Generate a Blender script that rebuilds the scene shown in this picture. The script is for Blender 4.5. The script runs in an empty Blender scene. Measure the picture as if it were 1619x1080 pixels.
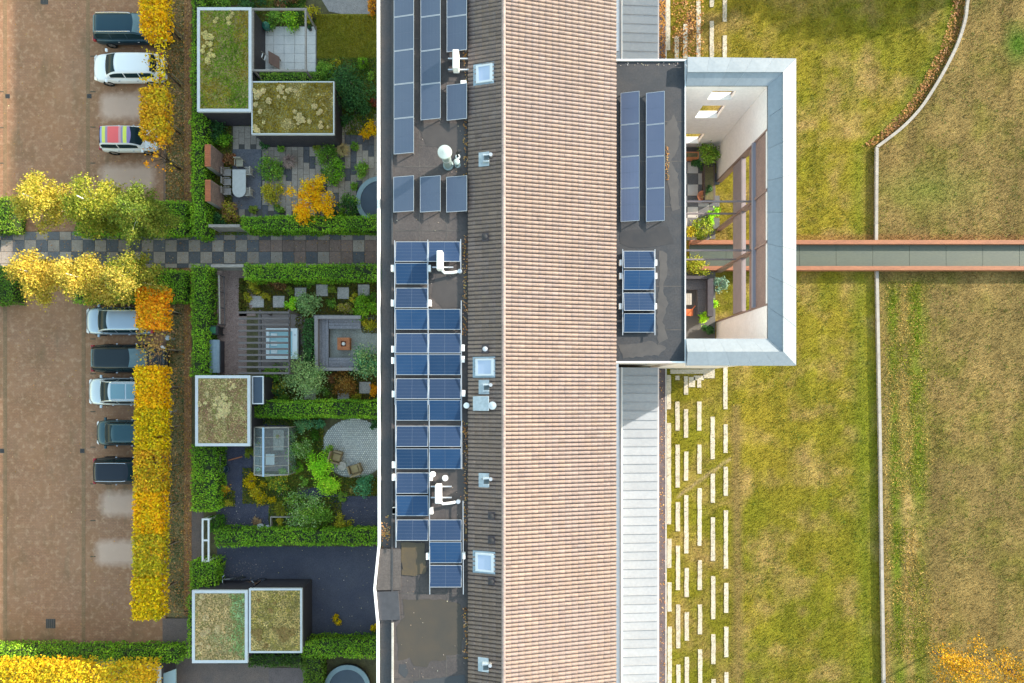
import bpy, bmesh, math, random
import numpy as np
from mathutils import Vector, Matrix
random.seed(7); RNG = np.random.default_rng(7)
S = bpy.context.scene
COL = S.collection
# ---------------------------------------------------------------- camera (drone looking straight down)
H, F, NX, NY = 45.0, 1080.0, 807.0, 621.0
cam = bpy.data.cameras.new('camera'); camo = bpy.data.objects.new('camera', cam); COL.objects.link(camo)
camo.location = (0, 0, H); camo.rotation_euler = (0, 0, 0)
cam.sensor_width = 36.0; cam.lens = 36.0*F/1619.0
cam.shift_x = (809.5-NX)/1619.0; cam.shift_y = (NY-540.0)/1619.0
cam.clip_start = 0.5; cam.clip_end = 2000
S.camera = camo
# ---------------------------------------------------------------- sky, sun, exposure
AZ, EL = math.radians(29), math.radians(19.4)
w = bpy.data.worlds.new('World'); S.world = w; w.use_nodes = True
nt = w.node_tree; bg = nt.nodes['Background']
sky = nt.nodes.new('ShaderNodeTexSky'); sky.sky_type = 'NISHITA'; sky.sun_disc = False
sky.sun_elevation = EL; sky.sun_rotation = math.pi/2-AZ
sky.air_density = 2.0; sky.dust_density = 1.0; sky.ozone_density = 1.0
nt.links.new(sky.outputs[0], bg.inputs[0]); bg.inputs[1].default_value = 0.15
sl = bpy.data.lights.new('sun', 'SUN'); sl.energy = 3.4; sl.angle = math.radians(0.6); sl.color = (1.0, 0.90, 0.78)
so = bpy.data.objects.new('sun', sl); COL.objects.link(so)
so.rotation_euler = Vector((math.cos(EL)*math.cos(AZ), math.cos(EL)*math.sin(AZ), math.sin(EL))).to_track_quat('Z', 'Y').to_euler()
so.location = (40, 20, 40)
S.view_settings.view_transform = 'Standard'; S.view_settings.look = 'None'
S.view_settings.gamma = 1; S.view_settings.exposure = 1.7
S.view_settings.use_curve_mapping = False

# ---------------------------------------------------------------- helpers
def P(px, py, z=0.0):
    return ((px-NX)*(H-z)/F, (NY-py)*(H-z)/F, z)
def lin(hexs, k=1.0):
    h = hexs.lstrip('#'); c = [int(h[i:i+2], 16)/255 for i in (0, 2, 4)]
    return tuple(min(1, k*(v/12.92 if v <= .04045 else ((v+.055)/1.055)**2.4)) for v in c)
WLOC = {}
def tag(o, label=None, cat=None, group=None, kind=None):
    if label: o['label'] = label
    if cat: o['category'] = cat
    if group: o['group'] = group
    if kind: o['kind'] = kind
    return o
def thing(name, loc, label, cat, group=None, rz=0.0):
    o = bpy.data.objects.new(name, None); COL.objects.link(o)
    o.location = loc; o.rotation_euler = (0, 0, rz); o.empty_display_size = .3
    WLOC[o.name] = Vector(loc)
    return tag(o, label, cat, group)
def wl(o):
    return WLOC.get(o.name, Vector((0, 0, 0))) if o is not None else Vector((0, 0, 0))
def place(name, me, parent, w=None):
    o = bpy.data.objects.new(name, me); COL.objects.link(o)
    if parent is not None: o.parent = parent
    WLOC[o.name] = wl(parent) if w is None else Vector(w)
    return o
def clone(name, me, parent, loc, rz=0.0, scale=None):
    """one more individual that shares mesh data; loc in the parent's frame"""
    o = bpy.data.objects.new(name, me); COL.objects.link(o)
    if parent is not None: o.parent = parent
    o.location = loc; o.rotation_euler = (0, 0, rz)
    if scale: o.scale = scale
    WLOC[o.name] = wl(parent)+Vector(loc)
    return o
class MB:
    def __init__(s): s.v = []; s.f = []
    def add(s, vs, fs):
        b = len(s.v); s.v += [tuple(p) for p in vs]; s.f += [tuple(b+i for i in f) for f in fs]; return s
    def box(s, x0, x1, y0, y1, z0, z1):
        x0, x1 = min(x0, x1), max(x0, x1); y0, y1 = min(y0, y1), max(y0, y1)
        return s.add([(x0,y0,z0),(x1,y0,z0),(x1,y1,z0),(x0,y1,z0),(x0,y0,z1),(x1,y0,z1),(x1,y1,z1),(x0,y1,z1)],
                     [(0,3,2,1),(4,5,6,7),(0,1,5,4),(1,2,6,5),(2,3,7,6),(3,0,4,7)])
    def cbox(s, x0, x1, y0, y1, z0, z1, c=.02):
        """box with chamfered top edge"""
        x0, x1 = min(x0, x1), max(x0, x1); y0, y1 = min(y0, y1), max(y0, y1)
        return s.add([(x0,y0,z0),(x1,y0,z0),(x1,y1,z0),(x0,y1,z0),(x0,y0,z1-c),(x1,y0,z1-c),(x1,y1,z1-c),(x0,y1,z1-c),
                      (x0+c,y0+c,z1),(x1-c,y0+c,z1),(x1-c,y1-c,z1),(x0+c,y1-c,z1)],
                     [(0,3,2,1),(8,9,10,11),(0,1,5,4),(1,2,6,5),(2,3,7,6),(3,0,4,7),(4,5,9,8),(5,6,10,9),(6,7,11,10),(7,4,8,11)])
    def pbox(s, px0, px1, py0, py1, z0, z1):
        a = P(px0, py0, z1); b = P(px1, py1, z1); return s.box(a[0], b[0], b[1], a[1], z0, z1)
    def bar(s, a, b, wd, hd):
        a = Vector(a); b = Vector(b); d = (b-a).normalized()
        u = d.cross(Vector((0, 0, 1)));
        if u.length < 1e-4: u = Vector((1, 0, 0))
        u.normalize(); n = u.cross(d); u *= wd/2; n *= hd/2
        vs = [a-u-n, a+u-n, a+u+n, a-u+n, b-u-n, b+u-n, b+u+n, b-u+n]
        return s.add(vs, [(0,3,2,1),(4,5,6,7),(0,1,5,4),(1,2,6,5),(2,3,7,6),(3,0,4,7)])
    def tube(s, pts, rad, n=8):
        pts = [Vector(p) for p in pts]
        if not hasattr(rad, '__len__'): rad = [rad]*len(pts)
        vs = []; fs = []
        for i, p in enumerate(pts):
            d = (pts[min(i+1, len(pts)-1)]-pts[max(i-1, 0)]).normalized()
            u = d.cross(Vector((0, 0, 1)))
            if u.length < 1e-3: u = d.cross(Vector((0, 1, 0)))
            u.normalize(); q = d.cross(u)
            for k in range(n):
                t = 2*math.pi*k/n; vs.append(p+(u*math.cos(t)+q*math.sin(t))*rad[i])
        for i in range(len(pts)-1):
            for k in range(n):
                fs.append((i*n+k, i*n+(k+1) % n, (i+1)*n+(k+1) % n, (i+1)*n+k))
        fs.append(tuple(range(n))[::-1]); fs.append(tuple(range((len(pts)-1)*n, len(pts)*n)))
        return s.add(vs, fs)
    def lathe(s, c, prof, n=16):
        """prof: list of (r, z) from bottom to top"""
        vs = []; fs = []
        for r, z in prof:
            for k in range(n):
                t = 2*math.pi*k/n; vs.append((c[0]+r*math.cos(t), c[1]+r*math.sin(t), c[2]+z))
        for i in range(len(prof)-1):
            for k in range(n):
                fs.append((i*n+k, i*n+(k+1) % n, (i+1)*n+(k+1) % n, (i+1)*n+k))
        fs.append(tuple(range(n))[::-1]); fs.append(tuple(range((len(prof)-1)*n, len(prof)*n)))
        return s.add(vs, fs)
    def prism(s, poly, z0, z1):
        n = len(poly)
        ar = sum(poly[i][0]*poly[(i+1) % n][1]-poly[(i+1) % n][0]*poly[i][1] for i in range(n))
        if ar < 0: poly = poly[::-1]
        vs = [(p[0], p[1], z0) for p in poly]+[(p[0], p[1], z1) for p in poly]
        fs = [tuple(range(n))[::-1], tuple(range(n, 2*n))]+[(i, (i+1) % n, n+(i+1) % n, n+i) for i in range(n)]
        return s.add(vs, fs)
    def mesh(s, name, m, org=(0, 0, 0), smooth=False):
        me = bpy.data.meshes.new(name); o = org
        me.from_pydata([(p[0]-o[0], p[1]-o[1], p[2]-o[2]) for p in s.v], [], s.f)
        if m: me.materials.append(m)
        if smooth: me.polygons.foreach_set('use_smooth', [True]*len(me.polygons))
        me.update(); return me
    def build(s, name, m, parent=None, smooth=False, local=False, bevel=0):
        """vertices are world coordinates unless local; parent only translated"""
        org = (0, 0, 0) if local else wl(parent)
        o = place(name, s.mesh(name, m, org, smooth), parent)
        if bevel:
            b = o.modifiers.new('bevel', 'BEVEL'); b.width = bevel; b.segments = 2; b.limit_method = 'ANGLE'
        return o
    def solo(s, name, m, label, cat, group=None, org=None, smooth=False):
        """a top-level thing that is one mesh, origin at its base"""
        v = np.array(s.v); org = org or (v[:,0].mean(), v[:,1].mean(), v[:,2].min())
        o = place(name, s.mesh(name, m, org, smooth), None, org); o.location = org
        return tag(o, label, cat, group)

# ---------------------------------------------------------------- materials
def N(t, typ, **kw):
    n = t.nodes.new(typ)
    for k, v in kw.items(): setattr(n, k, v)
    return n
MATS = {}
def mat(name, c1, c2=None, rough=.7, metal=0, scale=3.0, fine=0, finek=.25, bump=0, bscale=30, rnd=0, spec=None, coat=0, attr=False, trans=0, coord='pos', stretch=None, thr=None, alpha=None):
    """noise mix of two colours, fine grain multiply, bump, per-object value shift"""
    if name in MATS: return MATS[name]
    m = bpy.data.materials.new(name); m.use_nodes = True; t = m.node_tree; L = t.links.new
    b = t.nodes['Principled BSDF']; b.inputs['Roughness'].default_value = rough; b.inputs['Metallic'].default_value = metal
    if spec is not None: b.inputs['Specular IOR Level'].default_value = spec
    if coat: b.inputs['Coat Weight'].default_value = coat; b.inputs['Coat Roughness'].default_value = .05
    if coord == 'pos': pos = N(t, 'ShaderNodeNewGeometry').outputs['Position']
    else: pos = N(t, 'ShaderNodeTexCoord').outputs['Object']
    if stretch:
        mp = N(t, 'ShaderNodeMapping'); mp.inputs['Scale'].default_value = stretch; L(pos, mp.inputs['Vector']); pos = mp.outputs[0]
    if attr:
        a = N(t, 'ShaderNodeAttribute', attribute_name='Col'); col = a.outputs['Color']
    elif c2 is not None:
        nz = N(t, 'ShaderNodeTexNoise'); nz.inputs['Scale'].default_value = scale; nz.inputs['Detail'].default_value = 6; nz.inputs['Roughness'].default_value = .6
        L(pos, nz.inputs['Vector'])
        r = N(t, 'ShaderNodeMapRange'); lo, hi = thr or (.35, .65)
        r.inputs['From Min'].default_value = lo; r.inputs['From Max'].default_value = hi; L(nz.outputs[0], r.inputs['Value'])
        mx = N(t, 'ShaderNodeMix', data_type='RGBA'); mx.inputs['A'].default_value = (*c1, 1); mx.inputs['B'].default_value = (*c2, 1)
        L(r.outputs[0], mx.inputs['Factor']); col = mx.outputs['Result']
    else:
        rgb = N(t, 'ShaderNodeRGB'); rgb.outputs[0].default_value = (*c1, 1); col = rgb.outputs[0]
    if fine:
        nf = N(t, 'ShaderNodeTexNoise'); nf.inputs['Scale'].default_value = fine; nf.inputs['Detail'].default_value = 3; L(pos, nf.inputs['Vector'])
        rf = N(t, 'ShaderNodeMapRange'); rf.inputs['From Min'].default_value = .3; rf.inputs['From Max'].default_value = .7
        rf.inputs['To Min'].default_value = 1-finek; rf.inputs['To Max'].default_value = 1+finek; L(nf.outputs[0], rf.inputs['Value'])
        vm = N(t, 'ShaderNodeVectorMath', operation='SCALE'); L(col, vm.inputs[0]); L(rf.outputs[0], vm.inputs['Scale']); col = vm.outputs[0]
    if rnd:
        oi = N(t, 'ShaderNodeObjectInfo'); rr = N(t, 'ShaderNodeMapRange'); rr.inputs['To Min'].default_value = 1-rnd; rr.inputs['To Max'].default_value = 1+rnd
        L(oi.outputs['Random'], rr.inputs['Value'])
        vm = N(t, 'ShaderNodeVectorMath', operation='SCALE'); L(col, vm.inputs[0]); L(rr.outputs[0], vm.inputs['Scale']); col = vm.outputs[0]
    L(col, b.inputs['Base Color'])
    if bump:
        nb = N(t, 'ShaderNodeTexNoise'); nb.inputs['Scale'].default_value = bscale; nb.inputs['Detail'].default_value = 4; L(pos, nb.inputs['Vector'])
        bp = N(t, 'ShaderNodeBump'); bp.inputs['Strength'].default_value = bump; bp.inputs['Distance'].default_value = .05
        L(nb.outputs[0], bp.inputs['Height']); L(bp.outputs[0], b.inputs['Normal'])
    if trans:
        td = N(t, 'ShaderNodeBsdfTranslucent'); L(col, td.inputs[0])
        ms = N(t, 'ShaderNodeMixShader'); ms.inputs[0].default_value = trans
        L(b.outputs[0], ms.inputs[1]); L(td.outputs[0], ms.inputs[2]); L(ms.outputs[0], t.nodes['Material Output'].inputs[0])
    if alpha is not None:
        tp = N(t, 'ShaderNodeBsdfTransparent'); tp.inputs[0].default_value = (.85, .93, .95, 1)
        ms = N(t, 'ShaderNodeMixShader'); ms.inputs[0].default_value = alpha
        L(tp.outputs[0], ms.inputs[1]); L(b.outputs[0], ms.inputs[2]); L(ms.outputs[0], t.nodes['Material Output'].inputs[0])
    MATS[name] = m; return m

M_leaf = mat('leaf', (0,0,0), attr=True, rough=.55, trans=.25, spec=.15)
M_grass = mat('grass_blades', (0,0,0), attr=True, rough=.8, trans=.2, spec=.1)
M_lawn = mat('lawn', (0,0,0), attr=True, rough=.95, fine=9, finek=.35, bump=.9, bscale=14, spec=.1)
M_tile = mat('roof_tile', (0,0,0), attr=True, rough=.6, fine=14, finek=.18, spec=.35)
M_wood = mat('bark', (.10,.07,.05), (.16,.12,.09), scale=8, rough=.9)
M_birch = mat('birch_bark', (.75,.72,.66), (.35,.32,.28), scale=6, thr=(.5,.7), rough=.8)
M_soil = mat('soil', (.085,.07,.035), (.13,.12,.05), scale=2.5, fine=20, rough=.95, bump=.6)
M_white = mat('white_metal', (.78,.79,.80), (.70,.72,.74), scale=2, rough=.45)
M_alu = mat('aluminium', (.62,.63,.64), rough=.35, metal=.7)
M_black = mat('black_plastic', (.02,.02,.022), rough=.5)
M_dark = mat('dark_cladding', (.035,.03,.04), (.05,.045,.055), scale=4, rough=.7)
M_conc = mat('concrete', (.42,.41,.38), (.33,.32,.29), scale=2, fine=12, finek=.12, rough=.9, bump=.2)

def vnoise(x, y, sc, seed=0):
    x = np.asarray(x)*sc+1000.37*seed % 7919; y = np.asarray(y)*sc+517.1*seed % 4391
    xi = np.floor(x).astype(np.int64); yi = np.floor(y).astype(np.int64); fx = x-xi; fy = y-yi
    fx = fx*fx*(3-2*fx); fy = fy*fy*(3-2*fy)
    def h(a, b):
        n = (a*374761393+b*668265263+seed*982451653) & 0xffffffff
        n = ((n ^ (n >> 13))*1274126177) & 0xffffffff
        return ((n ^ (n >> 16)) & 0xffff)/65535.0
    return (h(xi,yi)*(1-fx)+h(xi+1,yi)*fx)*(1-fy)+(h(xi,yi+1)*(1-fx)+h(xi+1,yi+1)*fx)*fy
def fbm(x, y, sc, seed=0, o=4):
    r = 0; a = .5; t = 0
    for i in range(o): r = r+a*vnoise(x, y, sc*2**i, seed+i*13); t += a; a *= .55
    return r/t
def qmesh(name, V, Q, C, m):
    """V (n,3), Q (k,4 or 3), C (n,3) colour per vertex"""
    me = bpy.data.meshes.new(name); V = np.asarray(V, np.float32); Q = np.asarray(Q, np.int32); k = Q.shape[1]
    me.vertices.add(len(V)); me.vertices.foreach_set('co', V.ravel())
    me.loops.add(Q.size); me.loops.foreach_set('vertex_index', Q.ravel())
    me.polygons.add(len(Q)); me.polygons.foreach_set('loop_start', np.arange(len(Q), dtype=np.int32)*k)
    me.update(calc_edges=True)
    if C is not None:
        ca = me.color_attributes.new('Col', 'FLOAT_COLOR', 'POINT')
        ca.data.foreach_set('color', np.c_[np.clip(C, 0, 1), np.ones(len(C))].astype(np.float32).ravel())
    me.materials.append(m); me.validate(); return me
def leaf_arrays(pts, size, cols, up=.35, aspect=.6):
    n = len(pts); size = np.broadcast_to(size, (n,)).astype(float)*RNG.uniform(.7, 1.35, n)
    nr = RNG.normal(size=(n, 3)); nr[:, 2] = np.abs(nr[:, 2])+up*2; nr /= np.linalg.norm(nr, axis=1)[:, None]
    r = RNG.normal(size=(n, 3)); u = np.cross(nr, r); u /= np.linalg.norm(u, axis=1)[:, None]+1e-9; v = np.cross(nr, u)
    a = (u*size[:, None])/2; b = (v*size[:, None])*aspect/2
    V = np.stack([pts-a, pts+b+a*.15, pts+a, pts-b+a*.15], 1).reshape(-1, 3)
    Q = np.arange(4*n).reshape(n, 4); C = np.repeat(cols, 4, axis=0)
    return V, Q, C
def pal_cols(pts, pal, wts=None, clump=.8, seed=0, var=.22):
    """each leaf takes a colour from the palette; neighbours tend to share it"""
    pal = np.array(pal); n = len(pts)
    t = .6*fbm(pts[:,0]+pts[:,2]*.7, pts[:,1]-pts[:,2]*.5, clump, seed, 3)+.4*RNG.random(n)
    t = np.clip((t-.22)/.56, 0, .999)
    if wts is not None:
        cw = np.cumsum(wts)/sum(wts); i = np.searchsorted(cw, t); i = np.clip(i, 0, len(pal)-1); c = pal[i]
    else:
        x = t*(len(pal)-1); i = np.floor(x).astype(int); f = (x-i)[:, None]; c = pal[i]*(1-f)+pal[np.minimum(i+1, len(pal)-1)]*f
    return c*(1+var*RNG.normal(size=(n, 1)))*(1+.06*RNG.normal(size=(n, 3)))
def leaves(name, pts, size, pal, parent=None, seed=0, up=.35, clump=.8, wts=None, m=None, aspect=.6, var=.22):
    pts = np.asarray(pts); c = pal_cols(pts, pal, wts, clump, seed, var)
    V, Q, C = leaf_arrays(pts, size, c, up, aspect); V = V-np.array(wl(parent))
    return place(name, qmesh(name, V, Q, C, m or M_leaf), parent)

G_hedge = [(.030,.075,.010),(.050,.120,.012),(.075,.165,.014),(.12,.21,.02)]
G_dark = [(.012,.035,.014),(.022,.060,.022),(.035,.085,.028)]
G_mid = [(.030,.075,.018),(.055,.12,.022),(.085,.17,.028),(.13,.2,.04)]
G_bright = [(.07,.18,.012),(.13,.30,.016),(.22,.38,.03)]
G_silver = [(.06,.11,.06),(.10,.17,.09),(.18,.25,.14)]
G_blue = [(.02,.08,.055),(.04,.13,.085),(.07,.18,.11)]
G_olive = [(.09,.11,.015),(.17,.17,.02),(.26,.22,.025)]
Y_gold = [(.30,.21,.008),(.50,.31,.010),(.62,.38,.012),(.40,.34,.012)]
Y_green = [(.16,.19,.010),(.33,.32,.012),(.55,.43,.014),(.30,.25,.010)]
Y_birch = [(.16,.20,.02),(.36,.33,.03),(.60,.46,.05),(.70,.55,.10)]
O_leaf = [(.45,.19,.015),(.62,.26,.02),(.55,.32,.03)]
O_maple = [(.55,.24,.008),(.78,.36,.008),(.85,.44,.012)]
B_leaf = [(.16,.07,.03),(.28,.13,.05),(.36,.20,.09)]
T_grass = [(.28,.20,.09),(.42,.30,.13),(.34,.26,.10)]
R_leaf = [(.16,.03,.02),(.25,.06,.03),(.10,.07,.02)]

def boost(pals, k):
    for pl in pals:
        for i, c in enumerate(pl): pl[i] = tuple(min(.92, v*q) for v, q in zip(c, k))
boost([G_hedge, G_mid, G_bright, G_silver, G_blue, G_olive], (3.0, 2.7, 1.7)); boost([G_dark], (2.7, 2.7, 2.1))
boost([Y_gold, Y_green, O_leaf, O_maple], (1.85, 1.38, .45)); boost([Y_birch, B_leaf, T_grass, R_leaf], (1.3, 1.3, 1.2))
# ================================================================ SETTING: ground sheets
def sheet(name, rects=None, poly=None, z=0.0, m=None, kind='structure', t=.03):
    b = MB()
    if rects:
        for r in rects: b.pbox(r[0], r[1], r[2], r[3], z-t, z)
    if poly: b.prism([P(x, y, z)[:2] for x, y in poly], z-t, z)
    o = b.build(name, m); return tag(o, kind=kind)
M_far = mat('far_ground', (.16,.13,.05), (.22,.17,.09), scale=.15, fine=3, rough=.95)
g = MB().add([(-600,-600,-.12),(600,-600,-.12),(600,600,-.12),(-600,600,-.12)], [(0,1,2,3)]).build('ground', M_far); tag(g, kind='structure')

# parking lot: brown clay pavers, with dry pale bays where cars had stood out of the rain
def parking_mat():
    m = bpy.data.materials.new('parking_pavers'); m.use_nodes = True; t = m.node_tree; L = t.links.new
    b = t.nodes['Principled BSDF']; b.inputs['Roughness'].default_value = .75
    geo = N(t, 'ShaderNodeNewGeometry'); pos = geo.outputs['Position']
    def mixc(f, a, bb):
        x = N(t, 'ShaderNodeMix', data_type='RGBA')
        for s, v in (('A', a), ('B', bb)):
            if isinstance(v, tuple): x.inputs[s].default_value = (*v, 1)
            else: L(v, x.inputs[s])
        L(f, x.inputs['Factor']); return x.outputs['Result']
    def noise(sc, lo, hi, d=5, st=None):
        n = N(t, 'ShaderNodeTexNoise'); n.inputs['Scale'].default_value = sc; n.inputs['Detail'].default_value = d; n.inputs['Roughness'].default_value = .62
        if st:
            mp = N(t, 'ShaderNodeMapping'); mp.inputs['Scale'].default_value = st; L(pos, mp.inputs['Vector']); L(mp.outputs[0], n.inputs['Vector'])
        else: L(pos, n.inputs['Vector'])
        r = N(t, 'ShaderNodeMapRange'); r.inputs['From Min'].default_value = lo; r.inputs['From Max'].default_value = hi; L(n.outputs[0], r.inputs['Value']); return r.outputs[0]
    br = N(t, 'ShaderNodeTexBrick'); br.inputs['Scale'].default_value = 1.0
    br.inputs['Brick Width'].default_value = .21; br.inputs['Row Height'].default_value = .105; br.inputs['Mortar Size'].default_value = .006
    br.inputs['Color1'].default_value = (.325,.160,.084,1); br.inputs['Color2'].default_value = (.265,.128,.068,1); br.inputs['Mortar'].default_value = (.10,.065,.04,1)
    L(pos, br.inputs['Vector'])
    c = mixc(noise(.22, .35, .68), br.outputs['Color'], (.315,.158,.078))
    c = mixc(noise(.6, .48, .78), c, (.215,.112,.052))
    c = mixc(noise(3.0, .50, .78, 6), c, (.46,.28,.165))
    c = mixc(noise(.9, .56, .85, 6, (1, .25, 1)), c, (.135,.095,.045))
    sp = noise(7, .66, .74, 2)
    c = mixc(sp, c, (.36,.24,.13))
    # darker damp strip of the parking bays (x 140..215)
    sx = N(t, 'ShaderNodeSeparateXYZ'); L(pos, sx.inputs[0])
    def mth(op, a, bb=None, cl=False):
        x = N(t, 'ShaderNodeMath', operation=op, use_clamp=cl)
        for i, v in enumerate((a, bb)):
            if v is None: continue
            if isinstance(v, (int, float)): x.inputs[i].default_value = v
            else: L(v, x.inputs[i])
        return x.outputs[0]
    nzz = N(t, 'ShaderNodeTexNoise'); nzz.inputs['Scale'].default_value = 3.0; L(pos, nzz.inputs['Vector'])
    wob = mth('MULTIPLY', mth('SUBTRACT', nzz.outputs[0], .5), .35)
    mask = None
    for (x0, x1, y0, y1) in ((157,232,146,190),(157,246,259,302),(158,225,776,818),(150,224,852,896)):
        a = P(x0, y0); bb = P(x1, y1)
        cx, cy = (a[0]+bb[0])/2, (a[1]+bb[1])/2; hx, hy = abs(bb[0]-a[0])/2, abs(a[1]-bb[1])/2
        dx = mth('SUBTRACT', mth('ABSOLUTE', mth('SUBTRACT', sx.outputs[0], cx)), hx-.5); dy = mth('SUBTRACT', mth('ABSOLUTE', mth('SUBTRACT', sx.outputs[1], cy)), hy-.5)
        dx = mth('MAXIMUM', dx, 0); dy = mth('MAXIMUM', dy, 0)
        d = mth('SQRT', mth('ADD', mth('MULTIPLY', dx, dx), mth('MULTIPLY', dy, dy)))
        k = mth('DIVIDE', mth('SUBTRACT', mth('ADD', .66, wob), d), .55, True)
        mask = k if mask is None else mth('MAXIMUM', mask, k)
    mask = mth('MULTIPLY', mask, .85)
    c = mixc(mask, c, (.54,.375,.285))
    L(c, b.inputs['Base Color'])
    bp = N(t, 'ShaderNodeBump'); bp.inputs['Strength'].default_value = .5; bp.inputs['Distance'].default_value = .01
    L(br.outputs['Fac'], bp.inputs['Height']); bp.invert = True; L(bp.outputs[0], b.inputs['Normal'])
    rg = mth('SUBTRACT', .85, mth('MULTIPLY', noise(.5, .4, .7), .3)); L(rg, b.inputs['Roughness'])
    return m
M_park = parking_mat()
sheet('parking_lot', poly=[(-80,-60),(262,-60),(262,366),(-80,366)], z=0, m=M_park)
sheet('parking_lot', poly=[(-80,424),(262,424),(262,978),(256,1022),(-80,1022)], z=0, m=M_park)
M_gut = mat('gutter_pavers', (.19,.115,.055), (.25,.145,.075), scale=3, fine=16, rough=.8)
for x in (8, 139):
    sheet('drain_channel', rects=[(x-3, x+3, -40, 366), (x-3-(x>50)*7, x+3-(x>50)*7, 478, 1020)], z=.006, m=M_gut, t=.01)
for i, (x, y, s, nm) in enumerate(((12,152,7,'left'),(141,152,7,'right'),(70,1,12,'top'),(3,713,7,'leftmost'),(130,713,7,'mid'),(80,986,15,'wide'))):
    z = .012; a = P(x-s/2, y-s/2, z); b = P(x+s/2, y+s/2, z)
    o = thing('drain_cover', (a[0]/2+b[0]/2, a[1]/2+b[1]/2, 0), ['small drain cover in the parking lane left of the white car','small square drain cover left of the pale empty bay by the white car','dark drain cover at the top edge of the car park','drain cover at the left picture edge, level with the dark hatchback','square drain cover left of the dark teal hatchback','large square manhole cover above the bottom hedge of the car park'][i], 'drain cover', 'drain covers in the car park')
    MB().cbox(a[0], b[0], b[1], a[1], -.02, z, .004).build('frame', mat('cast_iron', (.06,.055,.05), (.09,.075,.06), scale=9, rough=.6), o)
    gb = MB(); n = 5
    for k in range(n):
        xx = a[0]+(b[0]-a[0])*(k+.5)/n; gb.box(xx-.015, xx+.015, b[1]+.03, a[1]-.03, z-.002, z+.008)
    gb.build('grate', M_black, o)
M_dash = mat('dark_stud', (.07,.055,.035), (.10,.08,.05), scale=6, rough=.8)
bm_ = MB().box(-.17,.17,-.035,.035,-.01,.008).mesh('bay_marker', M_dash)
for y in (89,145,201,258,536,591,651,707,765,823,880): clone('bay_marker', bm_, [o for o in bpy.data.objects if o.name.startswith('parking_lot')][0 if y < 300 else 1], (P(147 if y<900 else 140, y)[0], P(0, y)[1], .0))
for y in (145,202,258): clone('bay_marker', bm_, bpy.data.objects['parking_lot'], (P(2, y)[0], P(0, y)[1], 0))

# verge with leaf litter, mulch strip and dark brick footpath
M_verge = mat('verge', (.15,.135,.05), (.27,.165,.065), scale=1.6, fine=12, finek=.5, rough=.95, bump=.7)
M_litter = mat('leaf_mulch', (.34,.165,.065), (.22,.11,.05), scale=2.2, fine=14, finek=.5, rough=.95, bump=.6)
M_dbrick = mat('dark_brick_paving', (.17,.12,.10), (.13,.10,.09), scale=1.2, fine=22, finek=.3, rough=.8, bump=.4)
sheet('verge', rects=[(262.2,291,-60,366),(262.2,291,424,975)], z=.01, m=M_verge)
sheet('mulch_path', rects=[(291.2,303,-60,368),(291.2,303,422,965)], z=.014, m=M_litter)
sheet('footpath', rects=[(257,303,978,1120),(303,345,1048,1120),(303,322,803,903),(303.3,312,905,930)], z=.012, m=M_dbrick)
sheet('footpath', rects=[(345,425,1050,1120)], z=.012, m=M_dbrick)
sheet('kerb', rects=[(258.5,262,-60,366),(258.5,262,424,976)], z=.05, m=mat('kerb_brick', (.22,.13,.085), (.15,.1,.07), scale=4, rough=.85), t=.1)
sheet('kerb', rects=[(-80,282,1022.5,1025)], z=.06, m=mat('kerb_brick', (.2,.1,.1)), t=.1)

# garden soil
sheet('garden_soil', rects=[(303.4,652,-60,366),(303.4,652,424,1120)], z=-.01, m=M_soil)

# chequered garden path: big square slab fields
base = sheet('chequered_path', rects=[(-80,652,366.3,423.7)], z=.0, m=mat('path_joint', (.07,.065,.06), (.1,.09,.07), scale=5, rough=.95))
M_sl = mat('slab_light', (.36,.295,.24), (.30,.245,.20), scale=2.5, fine=18, finek=.2, rough=.85, rnd=.14)
M_sd = mat('slab_dark', (.105,.108,.118), (.135,.13,.13), scale=2.5, fine=18, finek=.25, rough=.8, rnd=.2)
M_sb = mat('slab_brown', (.26,.175,.14), (.21,.14,.11), scale=3, fine=18, finek=.25, rough=.85, rnd=.15)
sp = 18.55; rows = [(366.5,379.2),(379.6,397.8),(398.2,416.4),(416.8,423.4)]
me_c = {}
for r, (y0, y1) in enumerate(rows):
    for k in range(-1, 36):
        x0 = k*sp+1.5; x1 = x0+sp-.45
        dark = (k+r) % 2 == 0
        q = random.random(); m = M_sd if dark else M_sl
        if x0 > 395 and q < .45 and r in (1, 2): m = M_sb
        elif x0 < 10 and r == 2: m = M_sl
        key = (r, m.name)
        if key not in me_c:
            a = P(0, y0, .03); b = P(x1-x0, y1, .03)
            me_c[key] = MB().cbox(-(b[0]-a[0])/2, (b[0]-a[0])/2, -(a[1]-b[1])/2, (a[1]-b[1])/2, -.03, .03, .008).mesh('paving_slab', m)
        c = P((x0+x1)/2, (y0+y1)/2, .03)
        clone('paving_slab', me_c[key], base, (c[0], c[1], random.uniform(-.004, .004)))

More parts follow.
